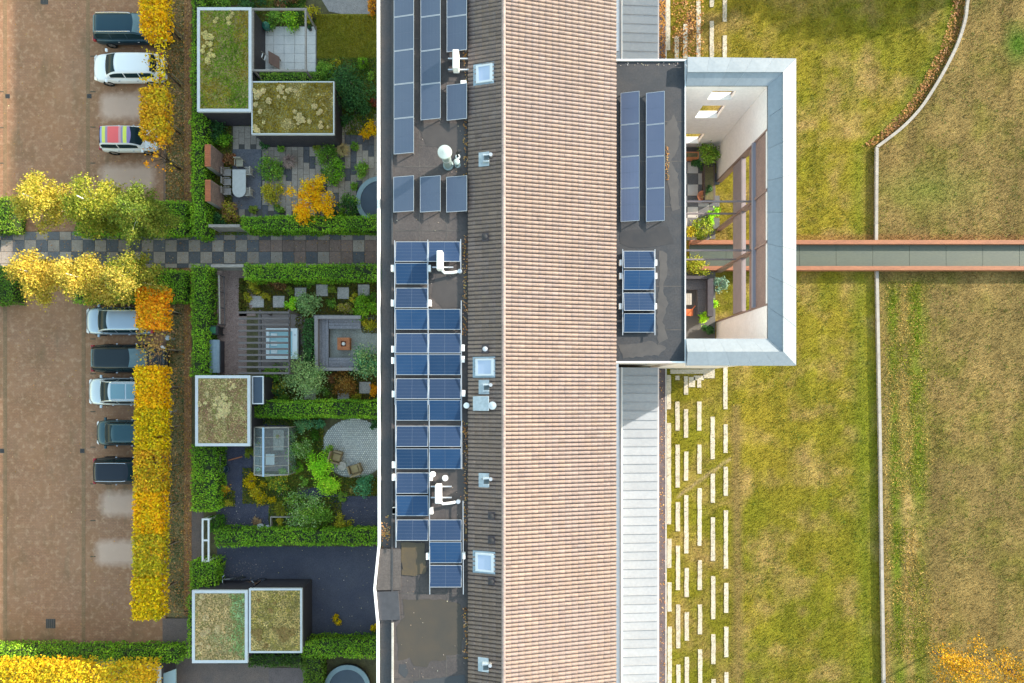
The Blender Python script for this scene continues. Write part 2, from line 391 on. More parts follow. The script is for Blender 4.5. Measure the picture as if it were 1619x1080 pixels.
# ---------------------------------------------------------------- lawn (right of the building)
def wall_x(py):
    pts = [(-60,1545),(0,1531),(30,1527),(68,1515),(105,1497),(138,1478),(172,1455),(203,1425),(232,1387),(380,1386),(430,1387),(1080,1398),(1200,1400)]
    return np.interp(py, [p[0] for p in pts], [p[1] for p in pts])
def lawn_cols(X, Y):
    px = NX+X*F/H; py = NY-Y*F/H; n1 = fbm(X, Y, .16, 3, 5); n2 = fbm(X, Y, .7, 9, 4); n3 = fbm(X*1.4, Y*.35, .8, 21, 3); n4 = fbm(X*1.0, Y*.07, 1.1, 51, 3)
    right = px > wall_x(py)
    green = np.array((.142,.140,.011)); straw = np.array((.275,.19,.066)); olive = np.array((.095,.098,.010)); brown = np.array((.178,.128,.044)); yel = np.array((.205,.165,.018))
    def mix(a, b, t): t = np.clip(t, 0, 1)[..., None]; return a*(1-t)+b*t
    c = mix(np.broadcast_to(green, X.shape+(3,)), yel, (n1-.35)*3)
    c = mix(c, straw, (n2-.465)*2.5+.5*(fbm(X, Y, 2.0, 88, 3)-.5)+(py<330)*(py>60)*.25*(1-np.abs(py-180)/180))
    c = mix(c, olive, (n3-.64)*2.2)
    c = c*(1+.55*(n4-.5)[..., None])*(1+.5*(fbm(X, Y, 2.6, 71, 2)-.5)[..., None])
    # green belts: by the tower, along the retaining wall
    near = np.clip(1-np.abs(px-(wall_x(py)-28))/24, 0, 1); c = mix(c, np.array((.12,.15,.010)), near*.6)
    # trampled strip beside the stone strips
    tr = np.clip(1-np.abs(px-(1163+(py-600)*.012))/11, 0, 1)*(py > 640); c = mix(c, brown*1.05, np.clip(tr*1.1, 0, .85)); dd = np.abs((px-1070)*.584+(py-786)*.812); c = mix(c, np.array((.33,.25,.13)), np.clip(1-dd/3.5, 0, 1)*(px > 1068)*(px < 1156)*.9)
    # right of wall: drier, browner
    cr = mix(np.broadcast_to(brown, X.shape+(3,)), straw*.85, (n1-.40)*3)
    cr = mix(cr, np.array((.145,.125,.026)), (n2-.48)*3)
    cr = mix(cr, np.array((.105,.10,.02)), (n3-.64)*2.5)
    cr = cr*(1+.7*(n4-.5)[..., None])*(1+.5*(fbm(X, Y, 2.2, 72, 2)-.5)[..., None])
    gs = np.clip(1-np.abs(px-(1435+(py-700)*.01))/40, 0, 1)*np.clip((py-440)/40, 0, 1)
    cr = mix(cr, np.array((.15,.165,.02)), np.clip(gs*1.6, 0, 1)*np.clip((n3-.28)*2.6, 0, .9))
    off = px-wall_x(py); on = np.clip((py-445)/30, 0, 1); wob_ = 5*(fbm(X, Y, .6, 33, 2)-.5)
    gcol = np.exp(-((off-24+wob_)/8)**2)+np.exp(-((off-60+wob_)/9)**2)*np.clip((840-py)/60, 0, 1)+.8*np.exp(-((off-52)/20)**2)*np.exp(-((py-500)/45)**2)
    scol = np.exp(-((off-41+wob_)/8)**2)+.8*np.exp(-((off-9)/4)**2)+np.exp(-((off-50)/14)**2)*np.exp(-((py-870)/70)**2)
    cr = mix(cr, np.array((.115,.16,.010)), on*gcol*np.clip((n2-.25)*2.6, 0, .95)); cr = mix(cr, np.array((.34,.235,.085)), on*scol*np.clip((n2-.30)*2.4, 0, .9))
    gs2 = np.clip(1-np.hypot((px-1610)/30, (py-70)/45), 0, 1); cr = mix(cr, np.array((.07,.13,.012)), gs2*1.3)
    gs3 = np.clip(1-np.hypot((px-1470)/110, (py-300)/50), 0, 1); cr = mix(cr, np.array((.15,.17,.03)), gs3*.7)
    c = np.where(right[..., None], cr, c)
    # leaf litter against the wall's west foot and under the first stones
    lit = np.clip(1-np.abs(px-(wall_x(py)-12))/13, 0, 1)*((py < 235)*1.0+(py >= 235)*(py < 380)*.55)
    c = mix(c, np.array((.15,.075,.025)), lit*(.75+.5*(n2-.5)))
    l2 = np.clip(1-np.hypot((px-1085)/26, (py-35)/50), 0, 1); c = mix(c, np.array((.17,.09,.05)), l2*1.2*(n2 > .42))
    l3 = np.clip(1-np.abs(py-376)/7, 0, 1)*(px > 1255); c = mix(c, np.array((.22,.10,.045)), l3*.7)
    return c
x0, x1, y0, y1, st = 9.55, 42.0, -24.0, 34.0, .22
gx = np.arange(x0, x1, st); gy = np.arange(y0, y1, st); XX, YY = np.meshgrid(gx, gy); ZZ = .03*(fbm(XX, YY, .5, 5)-.5)
ZZ = ZZ-.0
nxg, nyg = len(gx), len(gy); idx = np.arange(nxg*nyg).reshape(nyg, nxg)
Q = np.stack([idx[:-1,:-1], idx[:-1,1:], idx[1:,1:], idx[1:,:-1]], -1).reshape(-1, 4)
lawn = place('lawn', qmesh('lawn', np.stack([XX, YY, ZZ], -1).reshape(-1, 3), Q, lawn_cols(XX, YY).reshape(-1, 3), M_lawn), None); tag(lawn, kind='structure')
def blades(name, px, py, hgt, wid, cfun, parent=None, var=.25, lean=.6):
    X = (px-NX)*H/F; Y = (NY-py)*H/F; n = len(X)
    a = RNG.uniform(0, 2*math.pi, n); h = hgt*RNG.uniform(.5, 1.3, n); ln = RNG.normal(size=(n, 2))*lean*h[:, None]
    d = np.stack([np.cos(a), np.sin(a)], -1)*(wid*RNG.uniform(.6, 1.4, n))[:, None]/2
    b = np.stack([X, Y], -1); z0 = np.full(n, -.01)
    V = np.stack([np.c_[b-d, z0], np.c_[b+d, z0], np.c_[b+ln+d*.5, h], np.c_[b+ln-d*.5, h]], 1).reshape(-1, 3)
    C = cfun(X, Y)*(1+var*RNG.normal(size=(n, 1))); C = np.repeat(np.clip(C, .005, 1), 4, 0)
    return place(name, qmesh(name, V, np.arange(4*n).reshape(n, 4), C, M_grass), parent)
n = 120000
px = RNG.uniform(1054, 1640, n); py = RNG.uniform(-15, 1095, n)
ok = ~((px < 1262) & (py > 95) & (py < 576) & (px < 1134)) & ~((py > 379) & (py < 428) & (px > 1100))
o = blades('grass', px[ok], py[ok], .07, .035, lawn_cols); tag(o, 'short dry yellow-green grass covering the lawn', 'grass', kind='stuff')
n = 5200; px = RNG.uniform(1160, 1640, n); py = RNG.uniform(-5, 1090, n); k = (fbm(px/24, py/24, .35, 61, 3) > .46) & ~((px < 1262) & (py > 92) & (py < 580)) & ~((py > 377) & (py < 445))
X_ = (px[k]-NX)*H/F; Y_ = (NY-py[k])*H/F; pts = np.repeat(np.c_[X_, Y_, np.full(len(X_), .03)], 4, 0)+RNG.normal(size=(4*len(X_), 3))*np.array((.07,.07,.012))
tag(leaves('lawn_weeds', pts, .075, [(.06,.10,.008),(.09,.13,.010),(.14,.17,.015)], None, 3, up=.9), 'small dark green weeds dotted through the dry lawn', 'weeds', kind='stuff')
# rough long weeds right of the wall and in the dip by the curve
n = 16000
px = 1432+RNG.normal(size=n)*24; py = RNG.uniform(445, 1095, n); px += (py-700)*.01
keep = (fbm(px/24, py/24, .5, 40, 3) > .38) & (px > wall_x(py)+6)
def wc(X, Y):
    t = fbm(X, Y*.5, 1.1, 77, 3)[..., None]; u = RNG.random(len(X))[:, None]
    c = np.where(t > .52, (.42,.30,.08), (.19,.21,.012)); return np.where(u > .8, (.46,.33,.10), c)
o = blades('tall_weeds', px[keep], py[keep], .06, .045, wc, lean=1.2); tag(o, 'strip of rough green and straw coloured weeds right of the low wall', 'weeds', kind='stuff')

def litter(name, px, py, z, size, pal, label, jit=.015):
    X = (px-NX)*(H-z)/F; Y = (NY-py)*(H-z)/F
    pts = np.stack([X, Y, z+RNG.uniform(.004, jit, len(X))], -1); c = pal_cols(pts, pal, None, 2., 3)
    V, Q, C = leaf_arrays(pts, size, c, up=3.0, aspect=.75)
    return tag(place(name, qmesh(name, V, Q, C, M_leaf), None), label, 'fallen leaves', kind='stuff')
AUT = [(.20,.08,.03),(.36,.17,.05),(.50,.27,.06),(.42,.20,.10),(.55,.38,.16)]
n = 5200; px = RNG.uniform(262, 303, n); py = RNG.uniform(-10, 975, n); k = ((py < 362) | (py > 425)) & ((py < 430) | (RNG.random(n) < .55) | (px > 290))
litter('fallen_leaves', px[k], py[k], .015, .11, AUT, 'brown and orange fallen leaves on the verge beside the car park', .05)
n = 420; px = RNG.uniform(0, 258, n); py = RNG.uniform(0, 1020, n); k = (py < 362) | (py > 425)
litter('fallen_leaves', px[k], py[k], .0, .085, AUT+[(.6,.5,.3)], 'scattered dry leaves on the brown car park paving')
n = 500; px = RNG.uniform(0, 597, n); py = 371+47*RNG.random(n)
litter('fallen_leaves', px, py, .034, .07, AUT, 'dry leaves lying on the chequered path')
n = 900; py = RNG.uniform(-10, 232, n); px = wall_x(py)-4-22*RNG.random(n)
litter('fallen_leaves', px, py, .02, .12, AUT[:3], 'red-brown leaves gathered along the foot of the curved wall', .06)
n = 500; px = RNG.uniform(1062, 1112, n); py = RNG.uniform(0, 92, n)
litter('fallen_leaves', px, py, .03, .12, AUT, 'brown leaves between the stone strips above the tower', .05)

# stone strips set in the lawn
M_strip = mat('pale_stone', (.50,.46,.37), (.42,.38,.30), scale=3, fine=14, finek=.15, rough=.85, bump=.3, rnd=.08)
sroot = sheet('stone_strip_path', rects=[(1052,1054,577,1110),(1052,1054,-40,93)], z=.02, m=mat('edge_band', (.48,.47,.45), (.40,.39,.38), scale=5, rough=.7))
strips = {1057.5:[(593,647),(669,829),(852,898),(921,967),(991,1090),(0-30,79)], 1071:[(594,601),(635,681),(703,771),(794,840),(863,933),(956,1025),(1051,1095),(57,92)],
 1084.5:[(595,624),(647,692),(714,760),(783,875),(898,944),(968,1013),(1039,1095),(38,92)], 1105.5:[(596,613),(635,681),(703,749),(772,863),(886,933),(956,1003),(1027,1095),(-30,92)],
 1126.5:[(659,726),(749,795),(818,887),(911,979),(1003,1050),(1074,1095),(-30,11),(33,92)], 1147:[(577,647),(671,716),(738,784),(807,899),(922,969),(991,1039),(1063,1100),(-30,34),(56,93)]}
for x, ss in strips.items():
    for (a, b) in ss:
        dx = (a-577)*.0035 if a > 500 else -1
        pts = []; hw = 3.25; n = max(2, int((b-a)/7))
        for i in range(n+1): pts.append((x+dx+hw+random.uniform(-.35, .35), a+(b-a)*i/n))
        for i in range(n, -1, -1): pts.append((x+dx-hw+random.uniform(-.35, .35), a+(b-a)*i/n))
        MB().prism([P(q[0], q[1], .035)[:2] for q in pts], -.03, .035).build('stone_slab', M_strip, sroot)
for r in ((1089,1099,596,612),(1097,1113,594,601),(1112,1130,583,598),(1060,1112,584,591)):
    MB().pbox(*r, -.03, .033).build('stone_slab', M_strip, sroot)
# dark planting strip between lean-to and lawn
sheet('gravel_strip', rects=[(1028,1051.8,-60,95),(1028,1051.8,570,1120)], z=.01, m=mat('dark_gravel', (.12,.095,.10), (.075,.06,.07), scale=3, fine=30, finek=.4, rough=.9, bump=.5))
n = 260; px = RNG.uniform(1037, 1052, n); py = RNG.uniform(580, 1080, n); litter('fallen_leaves', px, py, .012, .09, AUT+[(.6,.42,.3)], 'scattered leaves on the dark strip below the tower')
n = 420; px = RNG.uniform(1037, 1052, n); py = RNG.uniform(0, 92, n); litter('fallen_leaves', px, py, .012, .11, AUT[:3], 'dense brown leaves on the dark strip above the tower', .04)

# low concrete retaining wall
cap = [(1545,-60),(1531,0),(1527,30),(1515,68),(1497,105),(1478,138),(1455,172),(1425,203),(1387,232)]
def spline(ps, n=5):
    out = []
    for i in range(len(ps)-1):
        p0 = ps[max(i-1, 0)]; p1 = ps[i]; p2 = ps[i+1]; p3 = ps[min(i+2, len(ps)-1)]
        for k in range(n):
            t = k/n
            out.append(tuple(.5*((2*p1[j])+(-p0[j]+p2[j])*t+(2*p0[j]-5*p1[j]+4*p2[j]-p3[j])*t*t+(-p0[j]+3*p1[j]-3*p2[j]+p3[j])*t**3) for j in range(len(p1))))
    out.append(ps[-1]); return out
line = spline(cap)+[(1386.5,300),(1386,380),(1387,430),(1389.5,560),(1392,700),(1395,900),(1398,1080),(1399.5,1160)]
zt = .22; lw = [Vector((*P(x, y, zt)[:2], 0)) for x, y in line]
def ribbon(pts, wd, z0, z1):
    L_, R_ = [], []
    for i, p in enumerate(pts):
        d = (pts[min(i+1, len(pts)-1)]-pts[max(i-1, 0)]).normalized(); nn = Vector((-d.y, d.x, 0))
        L_.append((p+nn*wd/2)[:2]); R_.append((p-nn*wd/2)[:2])
    m_ = MB()
    for i in range(len(pts)-1):
        m_.prism([L_[i], L_[i+1], R_[i+1], R_[i]], z0, z1)
    return m_
wroot = thing('garden_wall', (lw[20][0], lw[20][1], 0), 'low pale concrete wall that curves at the top and runs straight down the lawn', 'wall')
ribbon(lw, .14, -.1, zt-.06).build('wall_body', M_conc, wroot)
# coping laid in lengths
seg = []; acc = 0
for i in range(len(lw)-1):
    seg.append((lw[i], lw[i+1]))
fine = []
for a, b in seg:
    k = max(1, int((b-a).length/.9))
    for j in range(k): fine.append((a.lerp(b, j/k), a.lerp(b, (j+1)/k)))
M_cop = mat('coping_concrete', (.33,.31,.28), (.27,.25,.23), scale=3, rough=.85, rnd=.07)
for a, b in fine:
    d = (b-a).normalized()*.004; ribbon([a+d, b-d], .19, zt-.06, zt).build('coping_stone', M_cop, wroot)

# footbridge with rust-red steel sides
M_rust = mat('weathering_steel', (.31,.125,.062), (.255,.10,.052), scale=1.2, fine=9, finek=.15, rough=.75, stretch=(.4,2,2))
M_deckg = mat('bridge_deck', (.066,.082,.056), (.055,.072,.054), scale=.8, fine=10, finek=.12, rough=.5, stretch=(.5,2,2))
zb = .58
br = thing('footbridge', P(1400, 403, 0), 'long straight footbridge with rust red steel sides and grey green deck crossing the lawn', 'bridge')
a = P(1092, 379.5, zb); b = P(1700, 427, zb)
MB().box(a[0], b[0], a[1]-.26, a[1], .1, zb).build('side_beam', M_rust, br)
MB().box(a[0], b[0], b[1], b[1]+.26, .1, zb).build('side_beam', M_rust, br)
pl = 2.4; x = a[0]
dm = MB().cbox(0, pl-.012, b[1]+.262, a[1]-.262, .22, .29, .006).mesh('deck_panel', M_deckg, wl(br))
while x < b[0]-pl:
    clone('deck_panel', dm, br, (x, 0, 0)); x += pl
for xx in (12.8, 17, 22, 27, 32, 36):
    for yy in (a[1]-.13, b[1]+.13): MB().box(xx-.06, xx+.06, yy-.06, yy+.06, -.1, .099).build('post', M_rust, br)
# ================================================================ MAIN BUILDING
M_brickw = mat('brick_wall', (.55,.47,.40), (.48,.41,.35), scale=3, fine=14, rough=.9)  # made pale so the unseen block wall bounces skylight into the gardens
M_bit = mat('bitumen_roof', (.050,.043,.043), (.072,.060,.056), scale=.55, fine=9, finek=.18, rough=.75, thr=(.4,.62), bump=.25)
M_bitb = mat('bitumen_gutter', (.038,.042,.047), (.060,.052,.05), scale=.7, fine=10, finek=.2, rough=.6, thr=(.4,.62))
M_bitd = mat('bitumen_dark', (.017,.021,.028), (.030,.030,.034), scale=.9, fine=10, finek=.25, rough=.65, thr=(.42,.6), bump=.2)
M_seam = mat('roof_seam', (.035,.033,.032), (.08,.07,.064), scale=2, rough=.7)
ZF = 10.75; RX, RZ = -.34, 11.5; EX, EZ = 5.42, 9.93; WX, WZ = -2.10, 10.92
YT, YB = 46.0, -24.0
bld = thing('apartment_block', (0, 0, 0), 'long housing block with tiled ridge roof and flat roof strip running top to bottom', 'building')
edge = [(597,-640),(597.5,0),(598.5,580),(599,862),(592,931),(597,986),(597,1400)]
ew = [P(x, y, ZF+.12) for x, y in edge]
ew[0] = (ew[0][0], YT, 0); ew[-1] = (ew[-1][0], YB, 0)
MB().prism([(p[0]+.08, p[1]) for p in ew]+[(EX-.25, YB), (EX-.25, YT)], 0, 9.2).build('wall', M_brickw, bld)
XM = P(620, 0, ZF)[0]
MB().prism([(p[0]+.1, p[1]) for p in ew]+[(XM, YB), (XM, YT)], 9.2, ZF-.16).build('gutter_strip', M_bitb, bld)
MB().box(XM, WX+.1, YB, YT, 9.2, ZF).build('flat_roof', M_bit, bld)
MB().box(WX+.1, EX-.3, YB, YT, 9.2, 9.6).build('roof_void', M_dark, bld)
# membrane seams, each a slightly raised lap
for y in [YB+1.07*k for k in range(1, 40)]:
    if -18 < y < 21: MB().box(XM+.02, WX+.0, y, y+.06, ZF, ZF+.006).build('membrane_seam', M_seam, bld)
for x in (XM+1.35, XM+2.7):
    MB().box(x, x+.05, -18, 21, ZF, ZF+.004).build('membrane_seam', M_seam, bld)
MB().box(XM-.03, XM+.05, YB, YT, ZF, ZF+.05).build('upstand', M_bitb, bld)
# white roof edge trim, built in lengths
for i in range(len(ew)-1):
    a, b = Vector((ew[i][0], ew[i][1], 0)), Vector((ew[i+1][0], ew[i+1][1], 0)); k = max(1, int((b-a).length/3.0))
    for j in range(k):
        p, q = a.lerp(b, j/k), a.lerp(b, (j+1)/k)
        if abs(p.y) < 24: ribbon([p+(q-p).normalized()*.003, q-(q-p).normalized()*.003], .11, ZF-.35, ZF+.12).build('roof_edge_trim', M_white, bld)
# slate hatch in the bulge and step at bottom
MB().add([(*P(594,936,ZF)[:2],ZF-.02),(*P(630,934,ZF)[:2],ZF+.10),(*P(633,979,ZF)[:2],ZF+.10),(*P(597,981,ZF)[:2],ZF-.02),
          (*P(594,936,ZF)[:2],ZF-.2),(*P(630,934,ZF)[:2],ZF-.2),(*P(633,979,ZF)[:2],ZF-.2),(*P(597,981,ZF)[:2],ZF-.2)],
         [(3,2,1,0),(0,1,5,4),(1,2,6,5),(2,3,7,6),(3,0,4,7)]).build('slate_flashing', mat('slate', (.06,.06,.068),(.045,.045,.052), scale=4, rough=.6), bld)
MB().prism([P(x,y,ZF)[:2] for x,y in ((600,868),(634,868),(634,933),(596,933))], ZF-.3, ZF+.03).build('bay_roof', mat('bay_bitumen', (.085,.073,.068),(.07,.06,.056), scale=1.5, fine=12, rough=.8), bld)
MB().pbox(619,622,985,1200,ZF-.2,ZF+.09).build('upstand', M_conc, bld)

# roof tiles: real pan tiles, joined (each only a few pixels wide)
def tiles(name, xa, za, xb, zb_, y0, y1, tw=.205, tl=.36, seed=0):
    dx, dz = xb-xa, zb_-za; Ls = math.hypot(dx, dz); nc = int((y1-y0)/tw); nr = int(round(Ls/tl)); tl = Ls/nr
    ux, uz = dx/Ls, dz/Ls; nxv, nzv = (-uz, ux) if ux > 0 else (uz, -ux)
    prof = np.array([(0,-.045),(.13,-.040),(.22,.035),(.45,.062),(.70,.062),(.92,.030),(1.0,-.045)])
    k = len(prof); V = []; C = []; Qs = []
    ii, jj = np.meshgrid(np.arange(nr), np.arange(nc)); ii = ii.ravel(); jj = jj.ravel(); n = len(ii)
    pal = np.array([(.184,.142,.126),(.172,.135,.124),(.188,.145,.128),(.166,.131,.123),(.178,.142,.134)])
    yy = y0+jj*tw; f = fbm(xa+ii*tl*ux, yy, .35, 31+seed, 3)
    tc = np.clip((f-.2)/.6+RNG.normal(size=n)*.22, 0, .999)
    col = pal[(tc*5).astype(int)]*(1+.055*RNG.normal(size=(n, 1)))*(1+.30*(fbm(xa+ii*tl*ux, yy*.6, .16, 91+seed, 4)-.5)[:, None])
    lift = RNG.normal(size=n)*.003
    V = np.zeros((n, 3*k, 3))
    for r, (t, up) in enumerate(((-.10, -.002), (1.0, .007), (1.0, -.006))):
        s = (ii+t)*tl
        for q in range(k):
            hgt = up+(prof[q,1] if r < 2 else 0)+lift
            V[:, r*k+q, 0] = xa+ux*s+nxv*hgt; V[:, r*k+q, 1] = yy+prof[q,0]*tw*(1 if r < 2 else 1); V[:, r*k+q, 2] = za+uz*s+nzv*hgt
    b = (np.arange(n)*3*k)[:, None]; F_ = []
    for q in range(k-1):
        F_.append(b+np.array([[q, q+1, k+q+1, k+q]])); F_.append(b+np.array([[k+q, k+q+1, 2*k+q+1, 2*k+q]]))
    Qs = np.concatenate(F_, 0)
    if ux > 0: Qs = Qs
    else: Qs = Qs[:, ::-1]
    o = place(name, qmesh(name, V.reshape(-1, 3), Qs, np.repeat(col, 3*k, 0), M_tile), bld)
    return tag(o, kind='stuff')
tiles('roof_tiles', RX+.02, RZ, EX, EZ, -17.5, 22.5, seed=1)
tiles('roof_tiles', RX-.02, RZ, WX, WZ, -17.5, 22.5, seed=2)
M_roofpl = mat('tile_plain', (.33,.25,.2), (.27,.2,.17), scale=3, rough=.7)
for y0, y1 in ((22.5, YT), (YB, -17.5)):
    MB().add([(RX,y0,RZ),(RX,y1,RZ),(EX,y1,EZ),(EX,y0,EZ),(WX,y0,WZ),(WX,y1,WZ)], [(0,3,2,1),(0,1,5,4)]).build('roof_slope', M_roofpl, bld)
MB().add([(RX,YB,RZ-.06),(RX,YT,RZ-.06),(EX-.05,YT,EZ-.07),(EX-.05,YB,EZ-.07),(WX+.03,YT,WZ-.07),(WX+.03,YB,WZ-.07),
          (EX-.05,YT,9.6),(EX-.05,YB,9.6),(WX+.03,YT,9.6),(WX+.03,YB,9.6)],
         [(0,3,2,1),(0,1,4,5),(2,3,7,6),(4,8,9,5)]).build('roof_deck', M_dark, bld)
# ridge caps
M_ridge = mat('ridge_tile', (.27,.215,.20), (.23,.185,.175), scale=4, fine=12, rough=.65, rnd=.10)
rp = []
for t in range(7):
    an = math.pi*t/6; rp.append((math.cos(an)*.105, math.sin(an)*.075))
rv = [(x, 0, z) for x, z in rp]+[(x*.96, .41, z*.93) for x, z in rp]
rm = MB().add(rv, [(i, i+1, 8+i, 7+i) for i in range(6)]+[tuple(range(7))[::-1]]).mesh('ridge_tile', M_ridge, smooth=False)
y = -17.5
while y < 22: clone('ridge_tile', rm, bld, (RX, y, RZ+.012)); y += .40
# eave gutter (zinc) in lengths
M_zinc = mat('zinc', (.33,.37,.41), (.28,.32,.36), scale=1.5, rough=.45, metal=.3)
for y in range(-17, 23, 3):
    for (q0, q1) in ((max(y, -17), y+2.99),):
        if q1 > 1.6 and q0 < 17.4:
            if q0 < 1.6: q1 = 1.5
            elif q1 > 17.6: q0 = 17.6
            else: continue
        MB().box(EX+.01, EX+.15, q0, q1, EZ-.22, EZ-.10).build('gutter', M_zinc, bld)

# puddles on flat roof
M_pud = mat('puddle_water', (.070,.058,.044), (.055,.05,.042), scale=.8, rough=.12, spec=.35)
def blob(name, cps, z, m, jag=1.2, label=None):
    pts = []
    for i in range(len(cps)):
        a, b = cps[i], cps[(i+1) % len(cps)]; k = max(2, int(math.hypot(b[0]-a[0], b[1]-a[1])/5))
        for j in range(k):
            pts.append((a[0]+(b[0]-a[0])*j/k+random.uniform(-jag, jag), a[1]+(b[1]-a[1])*j/k+random.uniform(-jag, jag)))
    o = MB().add([P(x, y, z) for x, y in pts], [tuple(range(len(pts)))[::-1]]).build(name, m)
    return tag(o, kind='structure')
blob('roof_puddle', [(636,948),(700,948),(728,956),(732,985),(730,1035),(706,1036),(705,1043),(678,1046),(675,1056),(655,1053),(648,1040),(630,1045),(627,990),(640,975)], ZF+.007, M_pud, 1.0)
blob('roof_puddle', [(634,858),(671,858),(674,905),(655,912),(636,908)], ZF+.034, mat('wet_moss', (.095,.07,.036),(.07,.055,.036), scale=1.5, rough=.2), 1.2)
blob('roof_puddle', [(632,1050),(641,1050),(646,1063),(640,1072),(630,1064)], ZF+.007, mat('puddle_dark', (.05,.052,.055), rough=.12), .8)
blob('roof_puddle', [(655,1077),(690,1072),(735,1066),(738,1100),(650,1100)], ZF+.007, MATS['puddle_dark'], 1)
blob('roof_puddle', [(690,430),(725,445),(727,485),(700,487),(682,470)], ZF+.007, mat('damp', (.050,.043,.039),(.062,.053,.048), scale=1.5, rough=.4), 1.2)
blob('roof_puddle', [(690,745),(733,742),(735,770),(705,778)], ZF+.007, MATS['damp'], 1.2)
blob('roof_puddle', [(660,200),(700,196),(738,196),(738,262),(720,270),(700,235),(675,230)], ZF+.007, MATS['damp'], 1.5)
n = 900; py = RNG.uniform(0, 1080, n); px = 736+RNG.normal(size=n)*2.6; k = (px < 741) & (vnoise(py, py*0, .018, 5) > .40)
litter('fallen_leaves', px[k], py[k], ZF+.03, .085, AUT+[(.5,.35,.28)], 'brown leaves caught along the foot of the dark tiled slope', .05)
n = 60; litter('fallen_leaves', RNG.uniform(603,617,n), 842+RNG.normal(size=n)*10, ZF-.13, .09, AUT, 'orange leaves in the roof gutter at the garden side', .05)
n = 110; litter('fallen_leaves', RNG.uniform(622,738,n), RNG.uniform(190,1080,n), ZF+.02, .05, [(.5,.45,.38),(.3,.2,.12)], 'small dry leaves spread over the flat roof')

# ---------------------------------------------------------------- solar panels
M_pvA = mat('solar_glass_sky_pale', (.078,.103,.152), (.070,.095,.142), scale=.8, rough=.22, spec=.5, rnd=.08)  # paleness is the bright sky mirrored by the tilted glass, put into the colour
M_pvC = mat('solar_glass_blue', (.012,.042,.105), (.018,.05,.115), scale=.8, rough=.14, spec=.4, rnd=.25)
M_pvD = mat('solar_glass_sky_slate', (.018,.038,.085), (.022,.042,.09), scale=.8, rough=.18, spec=.45, rnd=.15)  # greyer copy of the blue glass; sky reflection of the other tilt coloured in
M_pvT = mat('solar_glass_sky_lavender', (.125,.15,.225), (.115,.14,.215), scale=.8, rough=.22, spec=.5, rnd=.15)  # lavender stands for bright sky reflected in the tower panels
M_cell = mat('cell_line', (.075,.10,.15), rough=.4)
ORD = ['first','second','third','fourth','fifth','sixth','seventh','eighth','ninth','tenth','eleventh','twelfth','thirteenth','fourteenth','fifteenth']
def panel(px0, px1, py0, py1, zlo, tilt_axis, hi, m, label, group, zr, boxes=()):
    """framed panel; hi names the raised side (l r t b); zlo..zhi are its heights"""
    lift = .26 if tilt_axis == 'x' else .17
    zm = zlo+lift/2; a = P(px0, py0, zm); b = P(px1, py1, zm)
    x0, x1, y0, y1 = a[0], b[0], b[1], a[1]
    cx, cy = (x0+x1)/2, (y0+y1)/2
    root = thing('solar_panel', (cx, cy, zr), label, 'solar panel', group)
    def hz(x, y):
        t = {'l': (x1-x)/(x1-x0), 'r': (x-x0)/(x1-x0), 't': (y-y0)/(y1-y0), 'b': (y1-y)/(y1-y0)}[hi]
        return zlo+lift*t
    def slab(xa, xb, ya, yb, d0, d1, mb):
        c = [(xa,ya),(xb,ya),(xb,yb),(xa,yb)]
        mb.add([(x, y, hz(x, y)+d0) for x, y in c]+[(x, y, hz(x, y)+d1) for x, y in c], [(0,3,2,1),(4,5,6,7),(0,1,5,4),(1,2,6,5),(2,3,7,6),(3,0,4,7)])
        return mb
    fw = .022
    fr = MB(); slab(x0, x1, y0, y0+fw, 0, .04, fr); slab(x0, x1, y1-fw, y1, 0, .04, fr); slab(x0, x0+fw, y0+fw, y1-fw, 0, .04, fr); slab(x1-fw, x1, y0+fw, y1-fw, 0, .04, fr)
    fr.build('frame', M_alu, root)
    gl = slab(x0+fw, x1-fw, y0+fw, y1-fw, .01, .034, MB()).build('glass', m, root)
    # busbar / cell divisions
    cl = MB(); lx, ly = x1-x0, y1-y0
    if lx > ly:
        slab(cx-.006, cx+.006, y0+fw, y1-fw, .034, .036, cl)
        for k in range(1, 6):
            yy = y0+ly*k/6; slab(x0+fw, x1-fw, yy-.003, yy+.003, .034, .0355, cl)
    else:
        slab(x0+fw, x1-fw, cy-.006, cy+.006, .034, .036, cl)
        for k in range(1, 6):
            xx = x0+lx*k/6; slab(xx-.003, xx+.003, y0+fw, y1-fw, .034, .0355, cl)
    cl.build('cell_grid', M_cell, gl)
    # supports
    for sx in (0, 1):
        for sy in (0, 1):
            xx = x0+.06 if sx == 0 else x1-.06; yy = y0+.06 if sy == 0 else y1-.06
            MB().box(xx-.02, xx+.02, yy-.02, yy+.02, zr, hz(xx, yy)+.001).build('support_leg', M_alu, root)
    # clamp tabs
    for k in (.15, .85):
        if tilt_axis == 'x':
            yy = y0+ly*k; MB().box(x0-.035, x0-.001, yy-.03, yy+.03, hz(x0, yy)+.01, hz(x0, yy)+.045).build('clamp', M_black, root)
        else:
            pass
    return root
zA = ZF+.10
cols = [(622,655,[(-27,25.6),(26.2,79.6),(80.2,132.6),(133.2,186.6),(187.2,243)],'left'),(664.6,697,[(-27,25.6),(26.2,79.6),(80.2,132.6),(133.2,189)],'middle'),(706,738.5,[(-27,25.6),(26.2,81)],'right')]
for x0, x1, ys, nm in cols:
    for i, (a, b) in enumerate(ys):
        panel(x0, x1, a, b, zA, 'x', 'r', M_pvA, f'pale blue solar panel, {ORD[i]} down the {nm} column of the upper roof array', 'solar panels of the upper roof array', ZF)
panel(706, 738.5, 133.5, 189.5, zA, 'x', 'r', M_pvA, 'single pale blue solar panel just below the topmost white heat pump', 'solar panels of the upper roof array', ZF)
